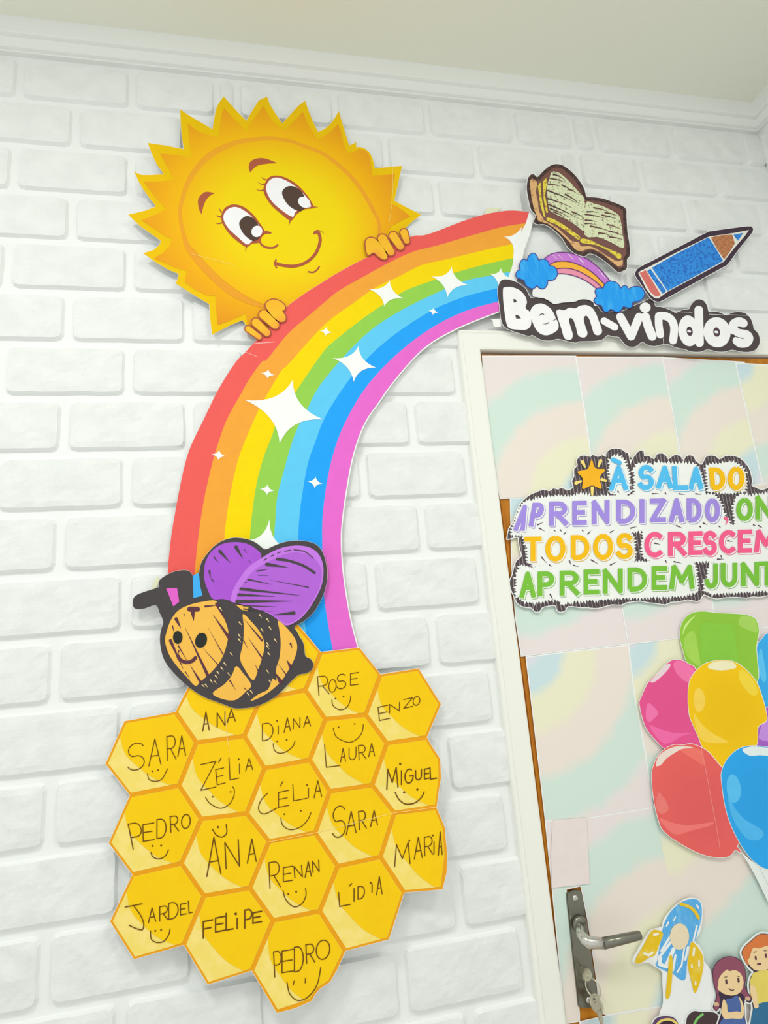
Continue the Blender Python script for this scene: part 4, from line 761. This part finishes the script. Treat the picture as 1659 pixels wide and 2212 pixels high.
L.new(g_.outputs['Position'], wv.inputs['Vector']); cr = N.new('ShaderNodeValToRGB'); L.new(wv.outputs['Fac'], cr.inputs[0])
cr.color_ramp.elements[0].position = .86; cr.color_ramp.elements[0].color = (lin(80), lin(70), lin(74), 1); cr.color_ramp.elements[1].position = .99; cr.color_ramp.elements[1].color = (lin(160), lin(146), lin(152), 1)
L.new(cr.outputs[0], p_.inputs['Base Color'])
ds.add('black_edge', [DO], SHAG, 1)
random.seed(11)
def jag(poly, amp, step):
    """spiky outline like fur"""
    out = []; n = len(poly); k = 0
    for i in range(n):
        a, b = Vector(poly[i]), Vector(poly[(i+1) % n]); d = (b-a); m = max(1, int(d.length/step)); nv = Vector((d.y, -d.x)).normalized()
        for j in range(m):
            q = a+d*(j/m); s = random.uniform(.2, 1)*amp*(1 if k % 2 else -.3); k += 1
            out.append((q.x+nv.x*s+random.uniform(-1, 1)*step*.25, q.y+nv.y*s+random.uniform(-1, 1)*step*.15))
    return out
def fur(T_, *pts):
    q = T_(*pts)
    if area2(q) < 0: q = q[::-1]
    return jag(q, 7.5, 3.2)
IW = ink(243, 246, 243)
rows = [fur(s1, 1310, 580, 1320, 480, 1300, 300, 1310, 190, 1350, 140, 1440, 140, 1490, 200, 1540, 360, 1560, 590, 1440, 610), fur(s2, 60, 600, 70, 470, 50, 300, 100, 230, 180, 215, 270, 250, 330, 215, 450, 220, 520, 230, 620, 220, 680, 230, 780, 230, 850, 330, 900, 520, 910, 600),
        fur(s2, 950, 570, 930, 420, 910, 270, 960, 230, 1080, 230, 1180, 210, 1300, 230, 1390, 330, 1400, 480, 1370, 570, 1180, 585),
        fur(s1, 150, 1080, 190, 960, 230, 840, 270, 730, 330, 690, 430, 660, 560, 630, 700, 615, 830, 625, 960, 590, 1120, 620, 1400, 605, 1700, 595)+fur(s2, 400, 590, 760, 585, 1010, 590, 1090, 680, 1130, 850, 1190, 920, 1200, 1000, 900, 1020, 300, 1030)[0:0]]
R2 = fur(s1, 128, 1085, 160, 965, 202, 845, 245, 735, 315, 675, 430, 655, 560, 630, 700, 615, 830, 625, 960, 590, 1120, 620, 1400, 600, 1700, 590, 2000, 590, 2300, 590, 2560, 600, 2640, 700, 2680, 850, 2750, 920, 2740, 1010, 2400, 1030, 1800, 1030, 1200, 1060, 600, 1060, 300, 1075)
R2b = fur(s2, 1270, 640, 1340, 590, 1460, 620, 1560, 600, 1930, 560, 1940, 980, 1600, 1000, 1280, 990, 1260, 850, 1240, 740)
R3 = fur(s1, 260, 1070, 520, 1040, 900, 1020, 1300, 1010, 1560, 1010, 1600, 1150, 1620, 1380, 1500, 1430, 1000, 1460, 600, 1470, 330, 1420, 320, 1240)
R3b = fur(s2, 170, 1050, 260, 1000, 800, 975, 1300, 960, 1940, 950, 1940, 1360, 1500, 1380, 900, 1400, 300, 1420, 170, 1350, 150, 1200)
R4 = fur(s1, 190, 1560, 240, 1450, 400, 1460, 900, 1440, 1500, 1410, 2100, 1390, 2320, 1410, 2350, 1560, 2370, 1760, 2200, 1810, 1800, 1830, 1400, 1840, 1000, 1870, 830, 1880, 740, 1920, 700, 1850, 600, 1860, 430, 1890, 280, 1880, 190, 1800)
R4b = fur(s2, 880, 1640, 930, 1600, 960, 1420, 1100, 1385, 1500, 1360, 1940, 1340, 1940, 1740, 1500, 1755, 1250, 1770, 1000, 1790, 910, 1760)
ds.add('white_ground', [rows[0]], IW, 2); ds.add('white_ground', [rows[1]], IW, 2.1); ds.add('white_ground', [rows[2]], IW, 2.2)
for i, q in enumerate((R2, R2b, R3, R3b, R4, R4b)): ds.add('white_ground', [q], IW, 2.3+.1*i)
ds.add('white_ground', [s1(165, 1045, 200, 935, 245, 805, 290, 725, 350, 690, 380, 690, 380, 1045)], IW, 3.0)
SPK = [(450, 960, 520, 930), (470, 1000, 540, 1040), (650, 1025, 665, 1040), (720, 1020, 740, 1045), (765, 1070, 800, 1040), (985, 1025, 1000, 1045), (1050, 1070, 1090, 1030), (1320, 1050, 1370, 1020), (1560, 1000, 1640, 980), (500, 1350, 560, 1420), (590, 1440, 620, 1460), (880, 1445, 945, 1460), (1090, 1380, 1180, 1430), (1320, 1440, 1400, 1400), (830, 1390, 850, 1440), (1310, 600, 1390, 605), (1530, 605, 1600, 570), (1410, 560, 1425, 580), (330, 1440, 410, 1480),
       (1560+260, 590, 1560+340, 585), (1975, 580, 1990, 600), (2140, 590, 2210, 600), (2340, 590, 2410, 600), (2390, 980, 2410, 1000), (2110, 970, 2180, 1000), (2430, 940, 2480, 960), (2620, 980, 2640, 990), (1980, 1390, 1990, 1420), (2080, 1400, 2170, 1420), (2600, 1370, 2680, 1370), (2640, 1330, 2650, 1360), (3030, 960, 3060, 975), (3090, 970, 3140, 1000), (600, 1790, 640, 1870), (1850, 1180, 1920, 1195), (2720, 1150, 2790, 1160)]
ds.pen('black_specks', [(s1(*q), 3.0, True) for q in SPK], ink(96, 70, 90), 3.2)
CLR = dict(b=(88, 194, 248), y=(250, 194, 26), p=(166, 144, 232), g=(126, 196, 66), k=(250, 98, 146))
LT = [('b', s1, [('A', 1305, 552, 225, 300)]), ('b', s2, [('S', 105, 548, 195, 302), ('A', 325, 532, 200, 280), ('L', 528, 548, 180, 290, -.06), ('A', 712, 542, 175, 275)]), ('y', s2, [('D', 975, 545, 185, 270, -.08), ('O', 1180, 548, 200, 282)]),
      ('p', s1, [('A', 160, 1034, 132, 312, .25), ('P', 340, 985, 150, 288, .18), ('R', 588, 972, 225, 290), ('E', 865, 965, 175, 290), ('N', 1098, 958, 212, 292), ('D', 1390, 948, 228, 288)]), ('p', s2, [('I', 124, 942, 62, 292), ('Z', 248, 932, 195, 284), ('A', 478, 936, 180, 294), ('D', 688, 936, 180, 292), ('O', 905, 932, 182, 286)]),
      ('g', s2, [('O', 1280, 918, 200, 278), ('N', 1510, 902, 210, 290), ('D', 1790, 890, 200, 280)]),
      ('y', s1, [('T', 290, 1398, 210, 295), ('O', 543, 1402, 240, 312), ('D', 848, 1382, 222, 298), ('O', 1112, 1382, 240, 312), ('S', 1385, 1372, 205, 312)]), ('k', s2, [('C', 182, 1354, 225, 308), ('R', 465, 1334, 222, 290), ('E', 710, 1322, 170, 284), ('S', 880, 1330, 172, 298), ('C', 1073, 1308, 205, 284), ('E', 1300, 1298, 175, 280), ('M', 1495, 1288, 280, 270)]),
      ('g', s1, [('A', 235, 1834, 195, 314), ('P', 450, 1818, 200, 300), ('R', 715, 1808, 235, 300), ('E', 1000, 1795, 190, 300), ('N', 1230, 1784, 238, 300), ('D', 1525, 1760, 235, 290)]), ('g', s2, [('E', 270, 1740, 190, 285), ('M', 482, 1734, 300, 294), ('J', 895, 1726, 175, 305), ('U', 1095, 1708, 200, 294), ('N', 1335, 1698, 220, 292), ('T', 1545, 1690, 210, 292)])]
for c, T_, ls in LT:
    for L_ in ls:
        ch, x, y, w, h = L_[:5]; sh = L_[5] if len(L_) > 5 else 0
        wd_ = min(58, .40*w) if ch != 'I' else 58
        g = glyph(ch, x, y, w, h, -.02, sh, wd_/2)
        if ch == 'I': g = [[(x+w/2, y-wd_/2), (x+w/2, y-h+wd_/2)]]
        st = lambda dx, ww: [(T_(*flat([(a+dx, b+dx) for a, b in s])), ww*.18083, False, True) for s in g]
        o = ds.pen('letter', st(0, wd_), ink(*CLR[c]), 6)
        o2 = ds.pen('letter_rim', st(15, wd_+8), ink(*CLR[c]), 4.2, parent=o); ds.pen('letter_gap', st(10, wd_+6), IW, 5.1, parent=o)
ds.pen('accent', [(s1(1352, 182, 1430, 222), 10)], ink(*CLR['b']), 6)
ds.pen('comma', [(cat(s2(1152, 882, 1178, 905, 1150, 962), False, 5), 7.5, True)], ink(*CLR['k']), 6)
ds.add('star', [cat(s1(1095, 182, 1142, 285, 1258, 300, 1190, 392, 1213, 530, 1100, 490, 986, 533, 990, 410, 927, 327, 1048, 292), True, 4, ())], ink(250, 184, 42), 6, label='orange star')
for q in ((985, 208, 1014, 264), (1202, 196, 1176, 260), (908, 462, 968, 440), (1218, 420, 1268, 436), (1102, 520, 1102, 600)): ds.add('star_glint', [capsule(s1(q[0], q[1])[0], s1(q[2], q[3])[0], 7.5, 4.5)], ink(248, 222, 128), 6)

# ------------------------------------------------------------------ balloons
l1, l2, r1 = T(1359, 1300, 300), T(1359, 1560, 300), T(1340, 1900, 319)
bl = Paper('balloon_bunch_cutout', 'bunch of printed balloons in green, pink, yellow, red, blue and purple under the door sign', 'balloon decoration', (1540, 1600), LEAF+.0075)
def balloon(label, out, c, lights, layer):
    o = bl.add('balloon', [grow(out, 1.2)], WHITE, layer, label=label, solid=False)
    cen = (sum(p[0] for p in out)/len(out), sum(p[1] for p in out)/len(out))
    dk = tuple(int(v*.97) for v in c)
    bl.add('balloon_print', [out], radial('balloon_'+label.split()[0], cen, LEAF+.008, [(0, dk), (.05, dk), (.11, c), (.2, c)], .02, 30, .45), layer+.5, parent=o)
    for pts, col in lights: bl.add('highlight', [pts], ink(*col), layer+.8, parent=o)
balloon('blue balloon behind at the right edge', cat(l1(1659, 380, 1600, 430, 1540, 500, 1525, 600, 1535, 750, 1530, 940, 1590, 1120, 1640, 1300, 1800, 1300, 2000, 1260, 2100, 700, 1900, 420), True, 4), (60, 180, 250), [(cat(l1(1545, 640, 1580, 560, 1610, 700, 1640, 900, 1600, 960, 1550, 820), True, 4), (96, 200, 252))], 0)
balloon('green balloon', cat(l1(610, 330, 650, 220, 740, 140, 870, 115, 1080, 135, 1350, 150, 1490, 190, 1535, 260, 1550, 360, 1520, 530, 1530, 700, 1530, 950, 1300, 1000, 900, 900, 760, 800, 680, 700, 640, 560, 612, 450), True, 4), (150, 206, 66),
        [(cat(l1(870, 270, 1080, 260, 1250, 290, 1270, 480, 1300, 650, 1250, 760, 900, 760, 860, 500), True, 4), (142, 205, 74)), (cat(l1(650, 480, 690, 390, 760, 345, 800, 420, 830, 600, 850, 760, 760, 720, 680, 620), True, 4), (170, 216, 92)), (cat(l1(640, 400, 660, 290, 740, 200, 800, 160, 740, 220, 670, 320), True, 4), (214, 244, 150)), (cat(l1(1305, 240, 1350, 170, 1480, 190, 1530, 280, 1540, 360, 1460, 350, 1340, 300), True, 4), (172, 216, 100))], 1)
balloon('pink balloon', cat(l1(125, 1230, 150, 1130, 200, 1020, 250, 940, 350, 850, 430, 760, 500, 705, 560, 692, 640, 705, 720, 750, 800, 820, 900, 1200, 940, 1500) + l2(900, 200, 860, 330, 700, 330, 560, 330, 430, 315, 350, 250, 200, 60), True, 4), (240, 88, 152),
        [(cat(l1(255, 950, 350, 850, 430, 760, 490, 740, 480, 790, 390, 890, 300, 960), True, 4), (238, 214, 224)), (cat(l1(530, 760, 560, 705, 640, 715, 720, 760, 780, 830, 740, 920, 690, 960, 580, 870), True, 4), (248, 122, 178)), (cat(l1(200, 1300, 215, 1225, 250, 1215, 300, 1260, 350, 1330, 290, 1400, 240, 1440, 205, 1400), True, 4), (248, 122, 180)), (cat(l2(235, 35, 400, 95, 560, 130, 770, 130, 640, 160, 420, 260), True, 3), (248, 112, 176))], 2)
balloon('purple balloon at the right edge', cat(l1(1680, 1250, 1600, 1320, 1540, 1430, 1505, 1560, 1500, 1659) + l2(1510, 200, 1515, 330, 1700, 360, 2000, 300, 2050, 0, 1950, -150), True, 4), (178, 104, 212), [(cat(l1(1560, 1560, 1590, 1450, 1650, 1380, 1720, 1400, 1720, 1650, 1560, 1640), True, 4), (202, 148, 232))], 3)
balloon('yellow balloon', cat(l1(720, 960, 780, 850, 870, 760, 980, 715, 1120, 697, 1260, 720, 1370, 790, 1470, 890, 1540, 1000, 1590, 1140, 1630, 1290, 1640, 1420) + l2(1540, 60, 1515, 290, 1300, 420, 1180, 560, 1105, 575, 1000, 440, 880, 300, 830, 180, 760, 20) + l1(720, 1350, 705, 1150), True, 4), (252, 204, 16),
        [(cat(l1(945, 760, 1000, 722, 1120, 702, 1240, 722, 1280, 770, 1250, 800, 1100, 820, 960, 800), True, 4), (246, 240, 200)), (cat(l1(1310, 860, 1345, 810, 1410, 850, 1490, 950, 1540, 1080, 1480, 1120, 1400, 1060, 1330, 960), True, 4), (250, 220, 70)), (cat(l1(770, 1160, 790, 1060, 840, 1032, 890, 1090, 910, 1200, 870, 1300, 800, 1300), True, 4), (252, 214, 90)), (cat(l1(770, 1330, 860, 1450, 980, 1560, 1180, 1670, 1060, 1690, 900, 1670, 820, 1570), True, 4), (252, 214, 84))], 4)
balloon('red balloon', cat(l2(270, 620, 300, 500, 350, 400, 430, 320, 540, 270, 640, 275, 740, 260, 860, 300, 960, 370, 1060, 490, 1130, 580, 1130, 740, 1170, 1000, 1240, 1220, 1310, 1430, 1290, 1480, 1325, 1530, 1325, 1560, 1270, 1525, 1210, 1590, 1130, 1615, 1020, 1612, 880, 1580, 740, 1520, 600, 1440, 480, 1360, 390, 1270, 340, 1130, 305, 980, 280, 800), True, 4), (240, 102, 100),
        [(cat(l2(320, 520, 350, 410, 430, 340, 540, 295, 650, 285, 770, 305, 640, 320, 540, 370, 440, 440, 380, 510), True, 4), (242, 224, 214)), (cat(l2(330, 900, 350, 840, 390, 870, 450, 960, 470, 1040, 420, 1090, 350, 1080, 320, 1000), True, 4), (240, 128, 122)), (cat(l2(360, 1145, 520, 1200, 700, 1230, 950, 1200, 1020, 1190, 960, 1240, 760, 1290, 560, 1345, 440, 1260), True, 3), (246, 126, 122)), (cat(l2(620, 340, 700, 310, 850, 330, 890, 400, 895, 520, 800, 460, 700, 400), True, 4), (246, 122, 112))], 5)
balloon('blue balloon in front', cat(l2(1105, 700, 1105, 600, 1150, 480, 1230, 380, 1330, 310, 1450, 285, 1560, 288, 1659, 300, 1850, 340, 2000, 420, 2200, 700, 2200, 1200, 2000, 1600, 1800, 1760, 1659, 1755, 1560, 1715, 1430, 1600, 1300, 1400, 1200, 1180, 1140, 960), True, 4), (46, 172, 248),
        [(cat(l2(1350, 330, 1450, 292, 1560, 295, 1700, 320, 1700, 400, 1560, 395, 1440, 400), True, 4), (232, 244, 246)), (cat(l2(1165, 780, 1175, 680, 1220, 625, 1270, 640, 1320, 720, 1340, 840, 1300, 940, 1230, 960, 1180, 880), True, 4), (96, 198, 252)), (cat(l2(1180, 890, 1260, 1020, 1380, 1160, 1600, 1300, 1560, 1400, 1420, 1400, 1300, 1260, 1220, 1100), True, 4), (86, 190, 250))], 6)
bl.add('string_paper', [l2(1330, 1545, 1440, 1640, 1560, 1722, 1659, 1762, 1800, 1770, 1900, 2300, 1659, 2150, 1540, 1900, 1420, 1680)], ink(238, 245, 242), 4, label='white paper strip under the blue balloon')
bl.pen('string', [(l2(1560, 1740, 1640, 1900, 1720, 2050), 1.2)], ink(214, 224, 222), 5)
bl.pen('crease', [(cat(l2(865, 320, 930, 650, 1010, 1080, 1035, 1200, 1085, 1510), False, 4), 1.3)], ink(248, 150, 148), 6.0)

# ------------------------------------------------------------------ rocket
rk = Paper('rocket_cutout', 'blue and yellow crayon rocket cut-out right of the lever handle', 'rocket decoration', (1470, 2020), LEAF+.0085)
RO = cat(r1(132, 912, 200, 780, 300, 620, 350, 560, 460, 530, 480, 460, 540, 370, 640, 270, 740, 212, 830, 204, 900, 240, 924, 310, 922, 460, 892, 600, 840, 690, 885, 740, 935, 830, 945, 920, 1000, 990, 1040, 1110, 1080, 1300, 1060, 1500, 960, 1640, 460, 1640, 440, 1510, 480, 1380, 472, 1150, 465, 1040, 390, 982, 300, 932, 200, 952), True, 3)
rk.add('paper', [RO], ink(243, 246, 246), 0, solid=True)
CB = blotch('rocket_blue_crayon', (92, 178, 240), (126, 196, 244), 60, .5, .7, .6, (3, 1, 1)); CYL = blotch('rocket_yellow_crayon', (238, 198, 34), (240, 212, 90), 60, .5, .7)
o = rk.add('rocket_body', [cat(r1(470, 580, 500, 480, 560, 370, 660, 272, 760, 226, 840, 220, 892, 250, 915, 320, 910, 450, 872, 580, 838, 690, 790, 700, 765, 800, 748, 950, 740, 1090, 708, 1132, 650, 1110, 605, 1070, 525, 1035, 400, 970, 420, 900, 440, 760), True, 4)], CB, 1)
for iq, (q, w) in enumerate((((470, 600, 440, 720), 3), ((560, 640, 460, 800), 5), ((570, 700, 430, 880), 6), ((600, 780, 520, 960), 9), ((620, 850, 590, 1020), 5), ((720, 760, 690, 960, 640, 1040), 4), ((760, 760, 730, 900), 5), ((860, 520, 820, 690), 4), ((540, 480, 520, 520), 4), ((450, 880, 440, 950, 520, 980), 8), ((620, 420, 600, 460), 3), ((860, 290, 880, 320), 4))): rk.pen('streak', [(r1(*q), w)], ink(240, 246, 248), 1.8+iq*.06, parent=o)
rk.add('window', [ell(r1(665, 640)[0], 108*.1923, 148*.1923, 0)], ink(240, 224, 192), 3)
rk.pen('nose_band', [(cat(r1(680, 276, 760, 300, 830, 350, 878, 430), False, 5), 7)], CYL, 3)
for q, lab in (((165, 912, 260, 740, 350, 582, 420, 570, 482, 610, 440, 720, 392, 842, 320, 880, 210, 945), 'left yellow fin'), ((800, 702, 862, 750, 920, 840, 936, 940, 920, 1060, 880, 1200, 836, 1275, 800, 1150, 760, 960, 776, 820), 'right yellow fin'), ((550, 868, 586, 880, 582, 1100, 556, 1310, 510, 1322, 530, 1100), 'middle yellow fin')):
    rk.add('fin', [cat(r1(*q), True, 3)], CYL, 3, label=lab)
rk.pen('fin_gaps', [(r1(*q), w) for q, w in (((380, 620, 420, 610), 6), ((270, 830, 320, 850, 360, 820), 6), ((830, 770, 820, 850), 5), ((885, 910, 885, 970), 4), ((800, 960, 805, 990), 4), ((845, 1150, 845, 1180), 4))], ink(248, 244, 220), 4)

# ------------------------------------------------------------------ printed children
SK = ink(246, 216, 166); DK = ink(70, 56, 78)
def child(label, at, layer): return Paper('child_cutout', label, 'child picture', at, LEAF+.0085+layer, 'printed children along the bottom of the door')
g = child('printed child with long purple plaits and blue dress at the bottom of the door', r1(1240, 1200)[0], .0020)
GO = cat(r1(1035, 1060, 1050, 980, 1100, 910, 1180, 868, 1260, 863, 1340, 898, 1392, 970, 1412, 1080, 1402, 1200, 1440, 1275, 1478, 1330, 1462, 1385, 1420, 1372, 1395, 1340, 1400, 1560, 1410, 1700, 1100, 1700, 1135, 1500, 1120, 1440, 1082, 1480, 1040, 1440, 1060, 1370, 1082, 1300, 1050, 1180), True, 3)
g.add('paper', [grow(GO, 3)], ink(240, 246, 244), 0, solid=True); g.add('dark_outline', [GO], DK, 1)
g.add('hair', [cat(r1(1040, 1060, 1055, 985, 1104, 915, 1182, 874, 1260, 869, 1336, 904, 1387, 972, 1406, 1080, 1396, 1200, 1434, 1280, 1470, 1330, 1440, 1368, 1400, 1330, 1360, 1280, 1250, 1250, 1110, 1260, 1118, 1340, 1110, 1430, 1080, 1472, 1048, 1438, 1068, 1370, 1088, 1300, 1056, 1180), True, 3)], ink(150, 86, 108), 2)
f = g.add('face', [cat(r1(1108, 1110, 1150, 1050, 1205, 1008, 1222, 1030, 1290, 1018, 1355, 1060, 1386, 1160, 1350, 1262, 1270, 1302, 1180, 1290, 1130, 1262, 1092, 1225, 1100, 1180), True, 3)], SK, 3)
g.pen('features', [(r1(1190, 1130, 1194, 1165), 4.5), (r1(1326, 1115, 1330, 1148), 4.5), (cat(r1(1222, 1225, 1245, 1244, 1275, 1240), False, 4), 2), (r1(1170, 1098, 1200, 1092), 1.2), (r1(1310, 1085, 1338, 1090), 1.2)], ink(92, 66, 78), 4, parent=f)
g.add('dress', [cat(r1(1185, 1345, 1250, 1332, 1312, 1302, 1350, 1380, 1362, 1500, 1390, 1560, 1405, 1690, 1118, 1690, 1142, 1570, 1212, 1500, 1200, 1400), True, 3)], ink(84, 110, 172), 2.5)
g.add('arm', [cat(r1(1140, 1420, 1160, 1342, 1198, 1400, 1214, 1488, 1300, 1480, 1384, 1500, 1362, 1562, 1250, 1560, 1172, 1566, 1134, 1490), True, 3)], SK, 3)
g.add('arm', [cat(r1(1330, 1310, 1378, 1390, 1392, 1500, 1360, 1520, 1352, 1400), True, 3)], SK, 3.2)
g.add('hair_bow', [ell(r1(1080, 1400)[0], 6, 4.5, 20)], ink(222, 186, 150), 3); g.add('hair_bow', [ell(r1(1432, 1338)[0], 6, 4.5, 20)], ink(222, 186, 150), 3)
b = child('printed child with red hair, yellow shirt and blue trousers beside the child with plaits', r1(1600, 1200)[0], .0004)
BOO = cat(r1(1362, 820, 1400, 748, 1480, 676, 1540, 626, 1600, 606, 1700, 632, 1760, 740, 1740, 960, 1720, 1030, 1770, 1120, 1780, 1350, 1760, 1700, 1475, 1700, 1490, 1450, 1460, 1300, 1446, 1180, 1468, 1088, 1500, 1040, 1450, 990, 1392, 905), True, 3)
b.add('paper', [grow(BOO, 4)], ink(240, 246, 244), 0, solid=True); b.add('dark_outline', [BOO], DK, 1)
b.add('hair', [cat(r1(1368, 820, 1404, 752, 1482, 682, 1542, 632, 1600, 612, 1696, 638, 1752, 740, 1735, 900, 1600, 940, 1440, 960, 1396, 902), True, 3)], ink(226, 128, 72), 2)
f = b.add('face', [cat(r1(1428, 905, 1450, 880, 1490, 770, 1560, 772, 1659, 742, 1722, 790, 1722, 950, 1645, 1012, 1525, 1022, 1460, 972), True, 3)], SK, 3)
b.pen('features', [(r1(1520, 868, 1524, 895), 4.2), (r1(1634, 842, 1638, 870), 4.2), (r1(1545, 950, 1575, 948), 4), (r1(1500, 820, 1530, 806), 1.3), (r1(1612, 800, 1645, 800), 1.3)], ink(110, 70, 84), 4, parent=f)
b.add('shirt', [cat(r1(1452, 1180, 1474, 1092, 1512, 1042, 1640, 1014, 1722, 1042, 1765, 1130, 1765, 1350, 1660, 1370, 1560, 1395, 1480, 1360), True, 3)], ink(236, 216, 108), 2)
b.add('arm', [cat(r1(1456, 1195, 1520, 1215, 1545, 1380, 1555, 1430, 1510, 1445, 1485, 1360), True, 3)], SK, 3)
b.add('trousers', [cat(r1(1494, 1450, 1560, 1395, 1659, 1372, 1760, 1360, 1755, 1690, 1482, 1690), True, 3)], ink(58, 116, 158), 2.2)
c = child('printed child with purple hair and yellow hairband, cut by the bottom edge', r1(500, 1600)[0], .0010)
CO = cat(r1(355, 1640, 400, 1562, 500, 1532, 600, 1552, 660, 1630, 670, 1720, 345, 1720), True, 3)
c.add('paper', [grow(CO, 2.5)], ink(240, 246, 244), 0, solid=True); c.add('hair', [CO], ink(104, 74, 118), 1)
c.add('hair_top', [cat(r1(440, 1640, 500, 1592, 580, 1600, 625, 1640, 640, 1715, 430, 1715), True, 3)], ink(66, 48, 58), 1.6)
c.pen('hairband', [(cat(r1(405, 1640, 445, 1595, 510, 1572, 580, 1578, 640, 1625), False, 5), 5.5)], ink(236, 214, 120), 2.4)
d = child('printed child with dark hair and green hairband, cut by the bottom edge', r1(950, 1580)[0], .0014)
DO_ = cat(r1(738, 1620, 760, 1530, 830, 1478, 900, 1488, 1000, 1486, 1080, 1508, 1130, 1590, 1142, 1720, 735, 1720), True, 3)
d.add('paper', [grow(DO_, 2.5)], ink(240, 246, 244), 0, solid=True); d.add('hair', [DO_], ink(78, 62, 66), 1)
d.pen('hairband', [(cat(r1(830, 1625, 865, 1565, 925, 1512), False, 5), 5.5)], ink(130, 204, 110), 2)
